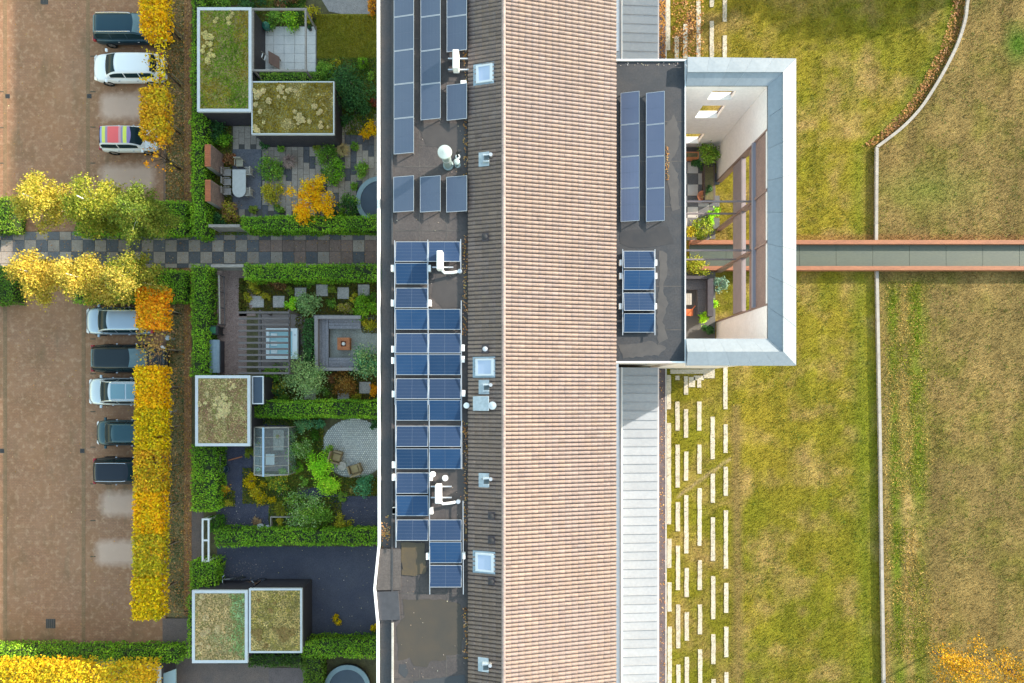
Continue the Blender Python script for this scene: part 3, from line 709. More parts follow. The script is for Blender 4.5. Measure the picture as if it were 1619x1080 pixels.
for i, (x0, x1) in enumerate(((621.5,655),(663.7,697),(705.3,738.7))):
    panel(x0, x1, 279, 335, zA, 'x', 'r', M_pvA, f'pale blue solar panel, {["left","middle","right"][i]} one of the three below the round chimney', 'three solar panels below the chimney', ZF)
rowsC = [(381.7,414.3),(416.7,449),(455,487.4),(489.2,521),(527,558.7),(560.6,592.8),(598.5,630.6),(632.4,665),(673.5,706),(709,741.6),(747.6,779.8),(783,816),(822,854),(856,890.5),(894,927.5)]
for i, (a, b) in enumerate(rowsC):
    sh = 2.2*i/14
    hi = 't' if i % 2 == 0 else 'b'
    hi = 'b' if i % 2 == 0 else 't'
    for side, (x0, x1) in (('left', (625.2+sh, 676+sh*.7)), ('right', (677.4+sh*.8, 727.6+sh))):
        if side == 'right' and i in (1, 2, 10, 11): continue
        if side == 'left' and i in (13, 14): continue
        m = M_pvD if i % 2 == 0 else M_pvC  # glass tone alternates with the tilt, a painted sky reflection
        panel(x0, x1, a, b, ZF+.12, 'y', hi, m, f'dark blue solar panel, {side} one in the {ORD[i]} row of the long twin array', 'solar panels of the long twin array', ZF)
# mounting rails with white ballast blocks
rail = thing('mounting_rail', P(650, 650, ZF), 'white metal mounting rails running under the long twin array of panels', 'rail')
M_wp = mat('white_paint', (.80,.80,.79), rough=.5)
for k, (x, y0, y1) in enumerate(((623.6,380,640),(625.2,640,866),(676.3,379,640),(678.4,640,940),(728.4,378,430),(729.2,475,742),(732,792,940))):
    a = P(x, y0, ZF+.3); b = P(x+(y1-y0)*.0035, y1, ZF+.3)
    MB().bar((a[0],a[1],ZF+.27), (b[0],b[1],ZF+.27), .035, .04).build('rail_bar', M_alu, rail)
for x, y in ((620.5,424),(678.5,424),(620.5,479),(679,479),(621,552),(732,550),(621,570),(732,568),(622,623),(733,622),(622,735),(622,755),(623,808),(682,808),(623,807.5),(681,755),(676,880),(733,879)):
    a = P(x, y, ZF+.25); MB().box(a[0]-.075, a[0]+.075, a[1]-.16, a[1]+.16, ZF, ZF+.25).build('ballast_block', M_wp, rail)

# ---------------------------------------------------------------- rooftop services
def heat_pump(px, py, label, pipe):
    c = P(px, py, ZF+.45); r = thing('heat_pump', (c[0], c[1], ZF), label, 'heat pump', 'white heat pumps on the flat roof')
    hx, hy = .15, .46
    MB().box(c[0]-hx, c[0]+hx, c[1]-hy, c[1]+hy, ZF+.2, ZF+.80).build('casing', M_wp, r, bevel=.04)
    for yy in (-.25, .3):
        MB().box(c[0]-.42, c[0]+.62, c[1]+yy-.03, c[1]+yy+.03, ZF+.06, ZF+.199).build('rail', M_alu, r)
    MB().lathe((c[0]-hx-.012, c[1], ZF+.5), [(.001,0),(.02,0)], 6)
    g_ = MB()
    for k in range(6): g_.box(c[0]-hx-.012, c[0]-hx-.001, c[1]-.35+k*.12, c[1]-.31+k*.12, ZF+.28, ZF+.72)
    g_.build('fan_grille', M_black, r)
    if pipe:
        MB().tube([(c[0]+.05,c[1]-.40,ZF+.35),(c[0]+.2,c[1]-.55,ZF+.3),(c[0]+.6,c[1]-.52,ZF+.2),(c[0]+.95,c[1]-.45,ZF+.15)], .07, 8).build('pipe', M_wp, r, smooth=True)
        MB().tube([(c[0]+.95,c[1]-.45,ZF),(c[0]+.95,c[1]-.45,ZF+.25)], .11, 10).build('pipe_collar', M_alu, r)
    else:
        MB().box(c[0]+.22, c[0]+.5, c[1]-1.02, c[1]-.84, ZF, ZF+.3).build('junction_box', M_wp, r)
    return r
heat_pump(721, 98, 'white heat pump standing upright in the upper panel array', False)
heat_pump(696, 413, 'white heat pump with curved pipe, near the top of the long twin array', True)
heat_pump(693.5, 780, 'white heat pump with curved pipe, near the bottom of the long twin array', True)
# round chimney with cap
c = P(708, 250, ZF+1.1); c = (P(709,262,ZF)[0], P(709,262,ZF)[1])
ch = thing('chimney', (c[0], c[1], ZF), 'round pale blue-grey metal chimney with wide cap on the flat roof', 'chimney')
M_flue = mat('flue_metal', (.24,.31,.31), (.20,.26,.27), scale=3, rough=.45, metal=.2)
MB().lathe((c[0], c[1], ZF), [(.26,0),(.26,.12),(.21,.14),(.21,1.75)], 20).build('flue', M_flue, ch, smooth=False)
MB().lathe((c[0], c[1], ZF), [(.10,1.75),(.33,1.83),(.345,1.90),(.33,1.97),(.05,2.02)], 24).build('cap', mat('cap_metal', (.40,.46,.44), (.35,.41,.40), scale=4, rough=.4), ch)
MB().lathe((c[0], c[1], ZF), [(.225,1.0),(.225,1.06)], 20).build('band', M_alu, ch)
c2 = P(723.5, 261, ZF); pv = thing('vent_pipe', (c2[0], c2[1], ZF), 'short round vent pipe right beside the round chimney', 'vent')
MB().lathe((c2[0], c2[1], ZF), [(.15,0),(.15,.02),(.09,.03),(.09,.45)], 14).build('pipe', M_flue, pv)
MB().lathe((c2[0], c2[1], ZF), [(.10,.45),(.15,.48),(.15,.53),(.08,.56)], 14).build('cap', MATS['cap_metal'], pv)
c3 = P(724, 248, ZF); pv = thing('vent_pipe', (c3[0], c3[1], ZF), 'dark bent vent pipe above the short pipe by the chimney', 'vent')
MB().tube([(c3[0],c3[1],ZF),(c3[0],c3[1],ZF+.5),(c3[0]+.08,c3[1]+.06,ZF+.62),(c3[0]+.2,c3[1]+.1,ZF+.6)], .07, 8).build('pipe', M_black, pv)
MB().lathe((c3[0], c3[1], ZF), [(.13,0),(.13,.03),(.08,.06)], 12).build('collar', M_wp, pv)
for x, y, l in ((685,749,'small round white roof vent left above the lower heat pump'),(704.5,755,'small round white roof vent right above the lower heat pump'),(738,641,'small pale round vent beside the big grey vent box')):
    q = P(x, y, ZF); r = thing('roof_vent', (q[0], q[1], ZF), l, 'vent', 'small round roof vents')
    MB().lathe((q[0], q[1], ZF), [(.13,0),(.10,.05),(.08,.2)], 14).build('collar', M_alu, r); MB().lathe((q[0], q[1], ZF), [(.08,.2),(.15,.23),(.15,.27),(.05,.3)], 14).build('cap', M_wp, r)
def wz(X): return RZ+(WZ-RZ)*(RX-X)/(RX-WX)
def slope_box(mb, x0, x1, y0, y1, d0, d1):
    c = [(x0,y0),(x1,y0),(x1,y1),(x0,y1)]
    return mb.add([(x,y,wz(x)+d0) for x,y in c]+[(x,y,wz(x)+d1) for x,y in c], [(0,3,2,1),(4,5,6,7),(0,1,5,4),(1,2,6,5),(2,3,7,6),(3,0,4,7)])
M_skl = mat('skylight_glass', (.38,.46,.60), (.34,.42,.57), scale=1.2, rough=.08, spec=.6)
M_skf = mat('skylight_frame', (.26,.34,.40), (.22,.30,.36), scale=3, rough=.4, metal=.2)
for i, (x0, x1, y0, y1) in enumerate(((748,781,99,133),(747,783,564,597),(747,783,872,907))):
    zz = 11.3; a = P(x0, y0, zz); b = P(x1, y1, zz); X0, X1, Y0, Y1 = a[0], b[0], b[1], a[1]
    r = thing('roof_window', ((X0+X1)/2, (Y0+Y1)/2, wz((X0+X1)/2)), ['roof window near the top of the dark slope beside the upper array','roof window in the middle of the dark slope above the vent boxes','roof window low on the dark slope between dark vent caps'][i], 'roof window', 'roof windows on the dark slope')
    fl = MB(); slope_box(fl, X0, X1, Y0, Y1, -.02, .07); fl.build('flashing', M_skf, r)
    f2 = MB(); e = .13
    slope_box(f2, X0+e, X1-e*.6, Y0+e*.7, Y0+e*1.4, .07, .14); slope_box(f2, X0+e, X1-e*.6, Y1-e*1.4, Y1-e*.7, .07, .14)
    slope_box(f2, X0+e, X0+e*2, Y0+e*1.4, Y1-e*1.4, .07, .14); slope_box(f2, X1-e*1.6, X1-e*.6, Y0+e*1.4, Y1-e*1.4, .07, .14)
    f2.build('sash', mat('sash_paint', (.50,.56,.60), rough=.4), r)
    g_ = MB(); slope_box(g_, X0+e*2, X1-e*1.6, Y0+e*1.4, Y1-e*1.4, .07, .115); g_.build('pane', M_skl, r)
M_vbox = mat('vent_box', (.38,.45,.50), (.32,.39,.44), scale=3, fine=9, finek=.1, rough=.45, metal=.2)
for i, (x, y) in enumerate(((767,250),(767,612),(767,760),(766,1053))):
    q = P(x, y, 11.4); z0 = wz(q[0]); r = thing('vent_hood', (q[0], q[1], z0), 'square pale metal vent hood on the dark slope, '+['below the top roof window','just below the middle roof window','between the middle and lower roof windows','at the bottom edge of the picture'][i], 'vent', 'square vent hoods on the dark slope')
    sb = MB(); slope_box(sb, q[0]-.33, q[0]+.2, q[1]-.35, q[1]+.35, .02, .075); sb.build('base_plate', M_vbox, r)
    MB().box(q[0]-.12, q[0]+.2, q[1]-.22, q[1]+.16, z0, z0+.34).build('hood', M_vbox, r, bevel=.02)
    MB().box(q[0]-.06, q[0]+.202, q[1]-.15, q[1]+.08, z0+.342, z0+.36).build('louvre', mat('louvre_dark', (.05,.07,.08), rough=.5), r)
    MB().lathe((q[0]+.28, q[1]+.1, z0-.05), [(.07,0),(.07,.45),(.09,.47),(.09,.5)], 12).build('spigot', M_alu, r)
q = P(765, 638, 11.4); z0 = wz(q[0]); r = thing('vent_box', (q[0], q[1], z0), 'large pale grey vent box with round outlet on the dark slope', 'vent')
sb = MB(); slope_box(sb, q[0]-.55, q[0]+.25, q[1]-.36, q[1]+.36, .02, .30); sb.build('casing', M_vbox, r, bevel=.02)
MB().lathe((q[0]+.42, q[1]-.1, z0), [(.17,0),(.17,.32),(.2,.34),(.2,.38),(.05,.4)], 16).build('outlet', M_vbox, r)
for i, (x, y) in enumerate(((767,375),(767,552),(777,815),(777,853),(777,918))):
    q = P(x, y, 11.3); z0 = wz(q[0]); r = thing('vent_tile', (q[0], q[1], z0), 'dark vent tile with round cap, '+['left of the ridge below the third solar array','just above the middle roof window','second above the lower roof window','first above the lower roof window','just below the lower roof window'][i], 'vent', 'dark vent tiles on the slope')
    sb = MB(); slope_box(sb, q[0]-.17, q[0]+.17, q[1]-.2, q[1]+.2, .03, .085); sb.build('base_tile', M_dark, r)
    MB().lathe((q[0], q[1], z0+.05), [(.09,0),(.09,.15),(.13,.17),(.12,.2),(.04,.22)], 12).build('cap', M_black if i != 1 else M_alu, r)

# ================================================================ LEAN-TO with standing seam roof
M_seamroof = mat('standing_seam_zinc', (.305,.33,.36), (.285,.31,.34), scale=.6, fine=6, finek=.06, rough=.45, rnd=.05)
lt = thing('lean_to', (7.4, 0, 0), 'low lean-to along the block with pale standing seam metal roof', 'lean-to')
LX0, LX1 = 5.3, 9.06; LZ0, LZ1 = 3.25, 3.0
def lz(x): return LZ0+(LZ1-LZ0)*(x-LX0)/(LX1-LX0)
for (ya, yb) in ((17.6, 26.0), (-21.0, 1.55)):
    MB().box(LX0-.1, LX1-.25, ya, yb, 0, 2.85).build('wall', M_brickw, lt)
    MB().box(6.78, 6.84, ya, yb, 3.18, 3.30).build('wall_flashing', M_white, lt)
    MB().box(5.3, 6.779, ya, yb, 3.1, 3.17).build('roof_back', M_zinc, lt)
    MB().box(LX1+.002, LX1+.08, ya, yb, 2.83, 3.0).build('edge_trim', mat('pinkish_trim', (.62,.56,.55), rough=.5), lt)
    n = int((yb-ya)/.53); w_ = (yb-ya)/n
    for k in range(n):
        y = ya+k*w_; b = MB(); x0, x1 = 6.845, LX1
        b.add([(x0,y+.002,lz(x0)-.06),(x1,y+.002,lz(x1)-.06),(x1,y+w_-.002,lz(x1)-.06),(x0,y+w_-.002,lz(x0)-.06),(x0,y+.002,lz(x0)),(x1,y+.002,lz(x1)),(x1,y+w_-.002,lz(x1)),(x0,y+w_-.002,lz(x0))],
              [(0,3,2,1),(4,5,6,7),(0,1,5,4),(1,2,6,5),(2,3,7,6),(3,0,4,7)])
        b.add([(x0,y-.012,lz(x0)),(x1,y-.012,lz(x1)),(x1,y+.012,lz(x1)),(x0,y+.012,lz(x0)),(x0,y-.010,lz(x0)+.05),(x1,y-.010,lz(x1)+.05),(x1,y+.010,lz(x1)+.05),(x0,y+.010,lz(x0)+.05)],
              [(4,5,6,7),(0,1,5,4),(1,2,6,5),(2,3,7,6),(3,0,4,7)])
        b.build('roof_sheet', M_seamroof, lt)

# ================================================================ COURTYARD TOWER (annex with roof ring)
M_render = mat('white_render', (.78,.74,.72), (.73,.69,.67), scale=1.2, fine=8, finek=.05, rough=.85)
M_ring = mat('ring_zinc', (.24,.275,.305), (.225,.26,.29), scale=1.0, fine=6, finek=.06, rough=.5, rnd=.04)
M_clad = mat('brown_cladding', (.25,.165,.14), (.20,.135,.115), scale=1.5, fine=20, finek=.15, rough=.7, stretch=(4,.5,.5))
M_steel = mat('grey_brown_steel', (.20,.17,.17), (.17,.145,.15), scale=2, rough=.5)
ZR = 8.9
ax0, ax1 = 5.5, 9.2; ay0, ay1 = P(0, 573, 9)[1], P(0, 94, 9)[1]
an = thing('tower_annex', (9.5, 9.5, 0), 'square tower annex with white roof ring around an open courtyard', 'tower')
MB().box(ax0, ax1, ay0+.15, ay1-.15, 0, ZR-.3).build('wall', M_render, an)
MB().box(ax0-.05, ax1, ay0+.06, ay1-.06, ZR-.3, ZR).build('flat_roof', M_bitd, an)
MB().box(ax0, ax1+.06, ay1-.06, ay1+.03, ZR-.3, ZR+.09).build('roof_edge_trim', M_white, an)
MB().box(ax0, ax1+.06, ay0-.03, ay0+.06, ZR-.3, ZR+.09).build('roof_edge_trim', M_white, an)
MB().box(ax1, ax1+.055, ay0+.06, ay1-.06, ZR-.3, ZR+.07).build('roof_edge_trim', M_white, an)
for y in (3.3, 5.6, 9.8, 12.2, 14.3): MB().box(ax0, ax1-.05, y, y+.05, ZR, ZR+.006).build('membrane_seam', M_seam, an)
# ring roof: outer and inner slopes, laid in sheets
OX, OY0, OY1 = 15.0, P(0, 578, 9.1)[1], P(0, 93, 9.1)[1]
IX, IY0, IY1 = 13.57, P(0, 535.5, 9.0)[1], P(0, 135.5, 9.0)[1]
RGX, RGY0, RGY1 = P(1238.5, 0, 9.35)[0], P(0, 556, 9.35)[1], P(0, 113.5, 9.35)[1]
zo, zrg, zi = 9.14, 9.29, 9.0
def strip(nm, A, B, C, D, n, step=.0):
    """quad A-B (outer edge) to D-C (ridge), split into n sheets"""
    A, B, C, D = map(Vector, (A, B, C, D))
    for k in range(n):
        t0, t1 = k/n+.0005, (k+1)/n-.0005
        q = [A.lerp(B, t0), A.lerp(B, t1), D.lerp(C, t1), D.lerp(C, t0)]
        lo = [p-Vector((0, 0, .12)) for p in q]
        MB().add(q+lo, [(0,1,2,3),(7,6,5,4),(0,4,5,1),(1,5,6,2),(2,6,7,3),(3,7,4,0)]).build(nm, M_ring, an)
x1_ = ax1+.06; up = .035
strip('ring_sheet', (x1_,OY1,zrg+.01), (OX,OY1,zo), (RGX,RGY1,zrg+up), (x1_,RGY1,zrg+up), 5)
strip('ring_sheet', (OX,OY1,zo), (OX,OY0,zo), (RGX,RGY0,zrg+up), (RGX,RGY1,zrg+up), 8)
strip('ring_sheet', (OX,OY0,zo), (x1_,OY0,zo), (x1_,RGY0,zrg+up), (RGX,RGY0,zrg+up), 5)
strip('ring_sheet', (x1_,RGY1,zrg-.03), (RGX,RGY1,zrg-.03), (IX,IY1,zi), (x1_,IY1,zi), 5)
strip('ring_sheet', (RGX,RGY1,zrg-.03), (RGX,RGY0,zrg-.03), (IX,IY0,zi), (IX,IY1,zi), 8)
strip('ring_sheet', (RGX,RGY0,zrg-.03), (x1_,RGY0,zrg-.03), (x1_,IY0,zi), (IX,IY0,zi), 5)
# soffit / fascia
for q in (MB().box(x1_, OX-.02, IY1+.001, OY1-.02, 8.7, 8.95), MB().box(x1_, OX-.02, OY0+.02, IY0-.001, 8.7, 8.88), MB().box(IX+.001, OX-.02, IY0+.002, IY1-.002, 8.7, 8.88)):
    q.build('soffit', M_white, an)
for q in (MB().box(x1_, OX, OY1-.018, OY1, 8.75, zo-.01), MB().box(x1_, OX, OY0, OY0+.018, 8.75, zo-.02), MB().box(OX-.018, OX, OY0+.02, OY1-.02, 8.75, zo-.02)):
    q.build('fascia', M_white, an)
# north wall with a column of three openings
th = .32; wx0, wx1 = 10.85, 12.15; wins = [(.8,2.3),(4.85,6.5),(7.35,8.35)]
nb = MB(); nb.box(ax1, wx0, IY1, IY1+th, 0, 8.95); nb.box(wx1, IX+th, IY1, IY1+th, 0, 8.95)
zz = 0
for a, b in wins: nb.box(wx0, wx1, IY1, IY1+th, zz, a); zz = b
nb.box(wx0, wx1, IY1, IY1+th, zz, 8.95)
nb.build('courtyard_wall', M_render, an)
for k, (a, b) in enumerate(wins):
    MB().box(wx0+.002, wx1-.002, IY1-.05, IY1+th+.05, a, a+.04).build('window_sill', M_wp, an)
    fr = MB(); fr.box(wx0, wx0+.05, IY1+th-.1, IY1+th-.03, a+.04, b); fr.box(wx1-.05, wx1, IY1+th-.1, IY1+th-.03, a+.04, b)
    fr.box(wx0+.05, wx1-.05, IY1+th-.1, IY1+th-.03, b-.05, b); fr.build('window_frame', M_steel, an)
# east wall: white ends, big framed opening
ya, yb = 4.62, 13.95
MB().box(IX, IX+th, yb, IY1-.002, 0, 8.95).build('courtyard_wall', M_render, an)
MB().box(IX, IX+th, IY0+.002, ya, 0, 8.95).build('courtyard_wall', M_render, an)
MB().box(ax1, IX-.02, 1.6, IY0, 0, 8.69).build('courtyard_wall', M_render, an)
# reveal lining
for yy in (ya, yb):
    s = 1 if yy == ya else -1
    MB().box(IX-.03, IX+th+.02, yy, yy+s*.10, 0, 8.95).build('opening_reveal', M_clad, an)
posts = [10.72, 7.98]
# upper brown cladding panels, between posts
yl = [yb-.1]+posts+[ya+.1]
for k in range(3):
    MB().box(IX+.02, IX+th, yl[k+1]+.02, yl[k]-.02, 7.2, 8.93).build('cladding_panel', M_clad, an)
    MB().box(IX+.05, IX+th, yl[k+1]+.02, yl[k]-.02, 6.05, 7.0).build('cladding_panel', M_clad, an)
    MB().box(IX+.02, IX+th-.05, yl[k+1]+.07, yl[k]-.07, 3.3, 4.85).build('spandrel_panel', mat('grey_spandrel', (.26,.215,.225),(.23,.19,.20), scale=2, rough=.6), an)
    MB().box(IX-.02, IX+.06, yl[k+1]+.07, yl[k]-.07, 4.86, 4.94).build('transom', M_steel, an)
MB().box(IX-.16, IX+.015, ya+.1, yb-.1, 7.0, 7.19).build('ledge_beam', mat('blue_grey_beam', (.24,.245,.29), rough=.5), an)
for y in posts:
    MB().box(IX-.06, IX+th-.01, y-.07, y+.07, 0, 8.93).build('post', M_clad, an)
    for z in (6.7, 4.1): MB().box(ax1+.06, IX-.061, y-.045, y+.045, z-.05, z+.05).build('tie_beam', M_steel, an)
# solar panels on the annex
for nm, x0, x1 in (('left', 981.7, 1010), ('right', 1022, 1049.6)):
    for i, (a, b) in enumerate(((146,196.6),(197.2,247.4),(248,297.6),(298.2,350))):
        panel(x0, x1, a, b, ZR+.10, 'x', 'r', M_pvT, f'pale blue solar panel, {ORD[i]} down the {nm} column on the tower roof', 'tall solar panels on the tower roof', ZR)
for i, (a, b) in enumerate(((396.5,424.5),(427.6,458),(462.6,491.5),(496,525.5))):
    panel(986, 1034.7, a, b, ZR+.12, 'y', 'b' if i % 2 == 0 else 't', M_pvD if i % 2 == 0 else M_pvC, f'dark blue solar panel, {ORD[i]} down the short stack on the tower roof', 'wide solar panels on the tower roof', ZR)  # same painted reflection, switching with each row's tilt
rail = thing('mounting_rail', P(1010, 460, ZR), 'white mounting rails beside the short panel stack on the tower roof', 'rail')
for x in (984.6, 1035.6):
    a = P(x, 394, ZR+.28); b = P(x, 530, ZR+.28); MB().bar((a[0],a[1],ZR+.26), (b[0],b[1],ZR+.26), .035, .04).build('rail_bar', M_alu, rail)
for x, y in ((981.5,415),(1037.5,415),(981.5,436),(1037.5,436),(981,484),(1037,484)):
    a = P(x, y, ZR+.25); MB().box(a[0]-.06, a[0]+.06, a[1]-.15, a[1]+.15, ZR, ZR+.22).build('ballast_block', M_wp, rail)
blob('roof_puddle', [(1050,200),(1066,180),(1075,210),(1070,240),(1060,255),(1072,275),(1074,330),(1062,335),(1056,290),(1052,250)], ZR+.008, mat('dry_silt', (.062,.057,.055),(.045,.042,.042), scale=2, rough=.6), 1.5)
blob('roof_puddle', [(1042,395),(1054,400),(1056,430),(1048,455),(1056,480),(1048,510),(1058,535),(1040,545),(1038,500),(1042,450)], ZR+.008, MATS['dry_silt'], 1.6)
blob('roof_puddle', [(978,545),(1030,540),(1055,550),(1040,562),(985,566)], ZR+.008, MATS['dry_silt'], 1.5)
blob('roof_puddle', [(980,366),(1055,358),(1066,384),(1040,390),(1000,392),(980,385)], ZR+.008, mat('damp2', (.032,.030,.030),(.045,.04,.038), scale=1.5, rough=.35), 1)
n = 60; litter('fallen_leaves', RNG.uniform(1052,1058,n), RNG.uniform(230,285,n), ZR+.015, .07, AUT, 'a few brown leaves beside the right panel column on the tower roof')
n = 30; litter('fallen_leaves', RNG.uniform(980,1080,n), RNG.uniform(99,104,n), ZR+.015, .06, [(.6,.55,.5),(.4,.3,.2)], 'pale leaf specks along the top edge of the tower roof')

# courtyard floor and furniture
court = sheet('courtyard_floor', rects=[(1026,1131,232,378),(1026,1131,428,552)], z=.02, m=mat('court_joint', (.12,.115,.11), rough=.9))
cm = {k: MB().cbox(-.345,.345,-.36,.36,-.03,.02,.006).mesh('paving_slab', m) for k, m in (('d', M_sd), ('l', mat('court_light', (.46,.44,.41), (.40,.38,.36), scale=2, rough=.8, rnd=.1)))}
for i in range(4):
    for j in range(8):
        if i == 3 and j % 2: continue
        q = P(1078+17*i, 248+17.6*j, 0); clone('paving_slab', cm['d' if (i+j) % 2 else 'l'], court, (q[0], q[1], .03))
# ================================================================ CARS
M_glass = mat('car_glass', (.012,.030,.036), rough=.18, spec=.10)
M_glassl = mat('car_glass_pale', (.11,.19,.22), (.16,.25,.27), scale=2, rough=.15, spec=.3)
M_tyre = mat('tyre', (.012,.012,.013), rough=.85); M_rim = mat('rim', (.45,.46,.47), rough=.3, metal=.8)
M_chrome = mat('chrome', (.72,.74,.76), rough=.2, metal=.9); M_red = mat('tail_lamp', (.35,.01,.015), rough=.15, coat=.5)
M_lamp = mat('head_lamp', (.70,.74,.78), rough=.08, spec=.8)
def paint(name, c, metal=.3): return mat('paint_'+name, c, rough=.32, metal=metal, coat=.35, spec=.35)
def car(px, py, face, label, L, W, Ht, pm, hood=.27, boot=.06, belt=.93, wsl=.17, rsl=.07, rails=None, roofm=None, glass=None, pano=False, stripes=None, rz=0.0):
    q = P(px, py, .5); r = thing('parked_car', (q[0], q[1], 0), label, 'car', 'cars parked in the bays', rz=(0 if face > 0 else math.pi)+rz)
    gm = glass or M_glass
    xs = [(-.5,.70,.62),(-.485,.86,.80),(-.45,.95,belt-.02),(-.36,.995,belt),(-.1,1,belt),(.15,1,belt-.01),(.5-hood,.995,belt-.02),(.5-hood*.6,.97,belt-.07),(.5-hood*.25,.92,belt-.16),(.475,.80,belt-.27),(.5,.62,.50)]
    if boot > .08: xs = [(-.5,.70,.60),(-.485,.86,.84),(-.45,.94,belt-.03),(-.36,.99,belt-.01)]+xs[4:]
    V = []; Fc = []; k = 11
    for (t, wf, h) in xs:
        x = t*L; hw = W/2*wf
        V += [(x,-hw*.90,.20),(x,-hw*.985,.36),(x,-hw,.56),(x,-hw*.97,max(h-.10,.5)),(x,-hw*.80,h-.012),(x,0,h+.03),(x,hw*.80,h-.012),(x,hw*.97,max(h-.10,.5)),(x,hw,.56),(x,hw*.985,.36),(x,hw*.90,.20)]
    n = len(xs)
    for i in range(n-1):
        for j in range(k-1): Fc.append((i*k+j, i*k+j+1, (i+1)*k+j+1, (i+1)*k+j))
        Fc.append((i*k+k-1, i*k, (i+1)*k, (i+1)*k+k-1))
    Fc.append(tuple(range(k))); Fc.append(tuple(range((n-1)*k, n*k))[::-1])
    body = MB().add(V, [f[::-1] for f in Fc]).build('body', pm, r, smooth=True, local=True)
    ss = body.modifiers.new('sub', 'SUBSURF'); ss.levels = 2; ss.render_levels = 2
    # cabin: one smooth shell; glass lies on the same surface, slightly proud
    xb0 = -L*.5+L*boot; xb1 = L*(.5-hood)+.20; xr0 = xb0+L*rsl; xr1 = xb1-L*wsl*1.15; wb = W/2*.90; wr = W/2*.69; zb = belt-.03; zr = Ht-.03
    xm_ = (xr0+xr1)/2; hl = (xb1-xb0)/2
    def ztop(x):
        tf = min(1, max(0, (xb1-x)/(xb1-xr1+.25))); tr = min(1, max(0, (x-xb0)/(xr0-xb0+.20)))
        return zb+(zr-zb)*math.sin(tf*math.pi/2)**.85*math.sin(tr*math.pi/2)**.75-.035*((x-xm_)/hl)**2
    def S(x, v, off=0):
        u = (x-(xb0+xb1)/2)/hl; pl = 1-.10*abs(u)**3; b_ = wb*pl; t_ = wr*(1-.10*abs(u)**2.5)
        zt_ = ztop(x); hgt = (zt_-zb)/(zr-zb); t_ = t_+(b_*.97-t_)*(1-max(0, min(1, hgt)))
        a = abs(v); sg = 1 if v >= 0 else -1
        if a < .6: y = t_*a/.6*.97; z = zt_-.045*(a/.6)**3*max(.2, hgt)
        else:
            k_ = (a-.6)/.4; y = t_*.97+(b_-t_*.97)*(k_**.8); z = (zt_-.045*max(.2, hgt))*(1-k_)+zb*k_
        nz_ = max(0, 1-a*1.1); d = Vector((u*.6*(1-hgt*.6), sg*(.25 if a < .6 else .9), .35+nz_)).normalized()
        return (x+d.x*off, sg*y+d.y*off, z+d.z*off)
    def patch(nm, x0, x1, v0, v1, m, off, nu=8, nv=8, par=None, taper=None):
        V = []; Fc = []
        for i in range(nu+1):
            for j_ in range(nv+1):
                xx = x0+(x1-x0)*i/nu; vv = v0+(v1-v0)*j_/nv
                if taper: xx = taper(i/nu, vv)
                V.append(S(xx, vv, off))
        for i in range(nu):
            for j_ in range(nv): Fc.append((i*(nv+1)+j_, (i+1)*(nv+1)+j_, (i+1)*(nv+1)+j_+1, i*(nv+1)+j_+1))
        return MB().add(V, Fc).build(nm, m, r, smooth=True, local=True)
    patch('cabin', xb0, xb1, -1, 1, roofm or pm, 0, 26, 22)
    patch('windscreen', xr1-.02, xb1-.09, -.56, .56, gm, .016, taper=lambda t, v: (xr1+.05-.10*(abs(v)/.56)**2)*(1-t)+(xb1-.06-.16*(abs(v)/.56)**2)*t)
    patch('rear_window', xb0+.06, xr0-.02, -.54, .54, gm, .016, taper=lambda t, v: (xb0+.07+.10*(abs(v)/.54)**2)*(1-t)+(xr0+.02+.05*(abs(v)/.54)**2)*t)
    for s in (-1, 1):
        A_, B_ = xr0-.05, xb1-.42; ps = [(0, .30), (.325, .64), (.665, 1)] if L > 4.3 else [(0, .46), (.49, 1)]
        for a, b in ps: patch('side_window', A_+(B_-A_)*a, A_+(B_-A_)*b, s*.67, s*.93, gm if gm is M_glass else M_glass, .012, 6, 4)
    # door handles, mirrors
    for s in (-1, 1):
        mx = xb1-L*.035; MB().box(mx-.07, mx+.07, s*(W/2-.03), s*(W/2+.17), belt-.03, belt+.10).build('mirror', pm, r, local=True, bevel=.03)
        for hx in (.12, -.14): MB().box(L*hx-.09, L*hx+.02, s*(W/2-.012), s*(W/2+.022), belt-.17, belt-.145).build('door_handle', M_chrome, r, local=True)
        MB().add([(L*.487,s*W*.26,.60),(L*.487,s*W*.40,.60),(L*.445,s*W*.46,.68),(L*.43,s*W*.40,.75),(L*.47,s*W*.27,.70)], [(0,1,2,3,4)]).build('headlight', M_lamp, r, local=True)
        MB().box(-L*.492, -L*.455, s*W*.30, s*W*.462, belt-.26, belt-.06).build('tail_light', M_red, r, local=True, bevel=.02)
        for wx_ in (L*.31, -L*.30):
            y0 = s*(W/2-.20); y1 = s*(W/2+.012); R_ = .33
            wv = MB()
            ring = [(y0,R_*.9),(y0,R_),(y1,R_),(y1,R_*.72)]
            nn = 18; vs = []; fs = []
            for (yy, rr) in ring:
                for t in range(nn): vs.append((wx_+rr*math.cos(2*math.pi*t/nn), yy, R_+rr*math.sin(2*math.pi*t/nn)))
            for i in range(3):
                for t in range(nn): fs.append((i*nn+t, i*nn+(t+1) % nn, (i+1)*nn+(t+1) % nn, (i+1)*nn+t))
            fs.append(tuple(range(nn)))
            ty = wv.add(vs, fs).build('wheel', M_tyre, r, local=True)
            rv_ = MB(); ym = y1-s*.02
            vs = [(wx_, ym+s*.015, R_)]+[(wx_+R_*.7*math.cos(2*math.pi*t/10), ym-(s*.04 if t % 2 else 0), R_+R_*.7*math.sin(2*math.pi*t/10)) for t in range(10)]
            rv_.add(vs, [(0, 1+t, 1+(t+1) % 10) for t in range(10)]); rv_.build('rim', M_rim, ty, local=True)
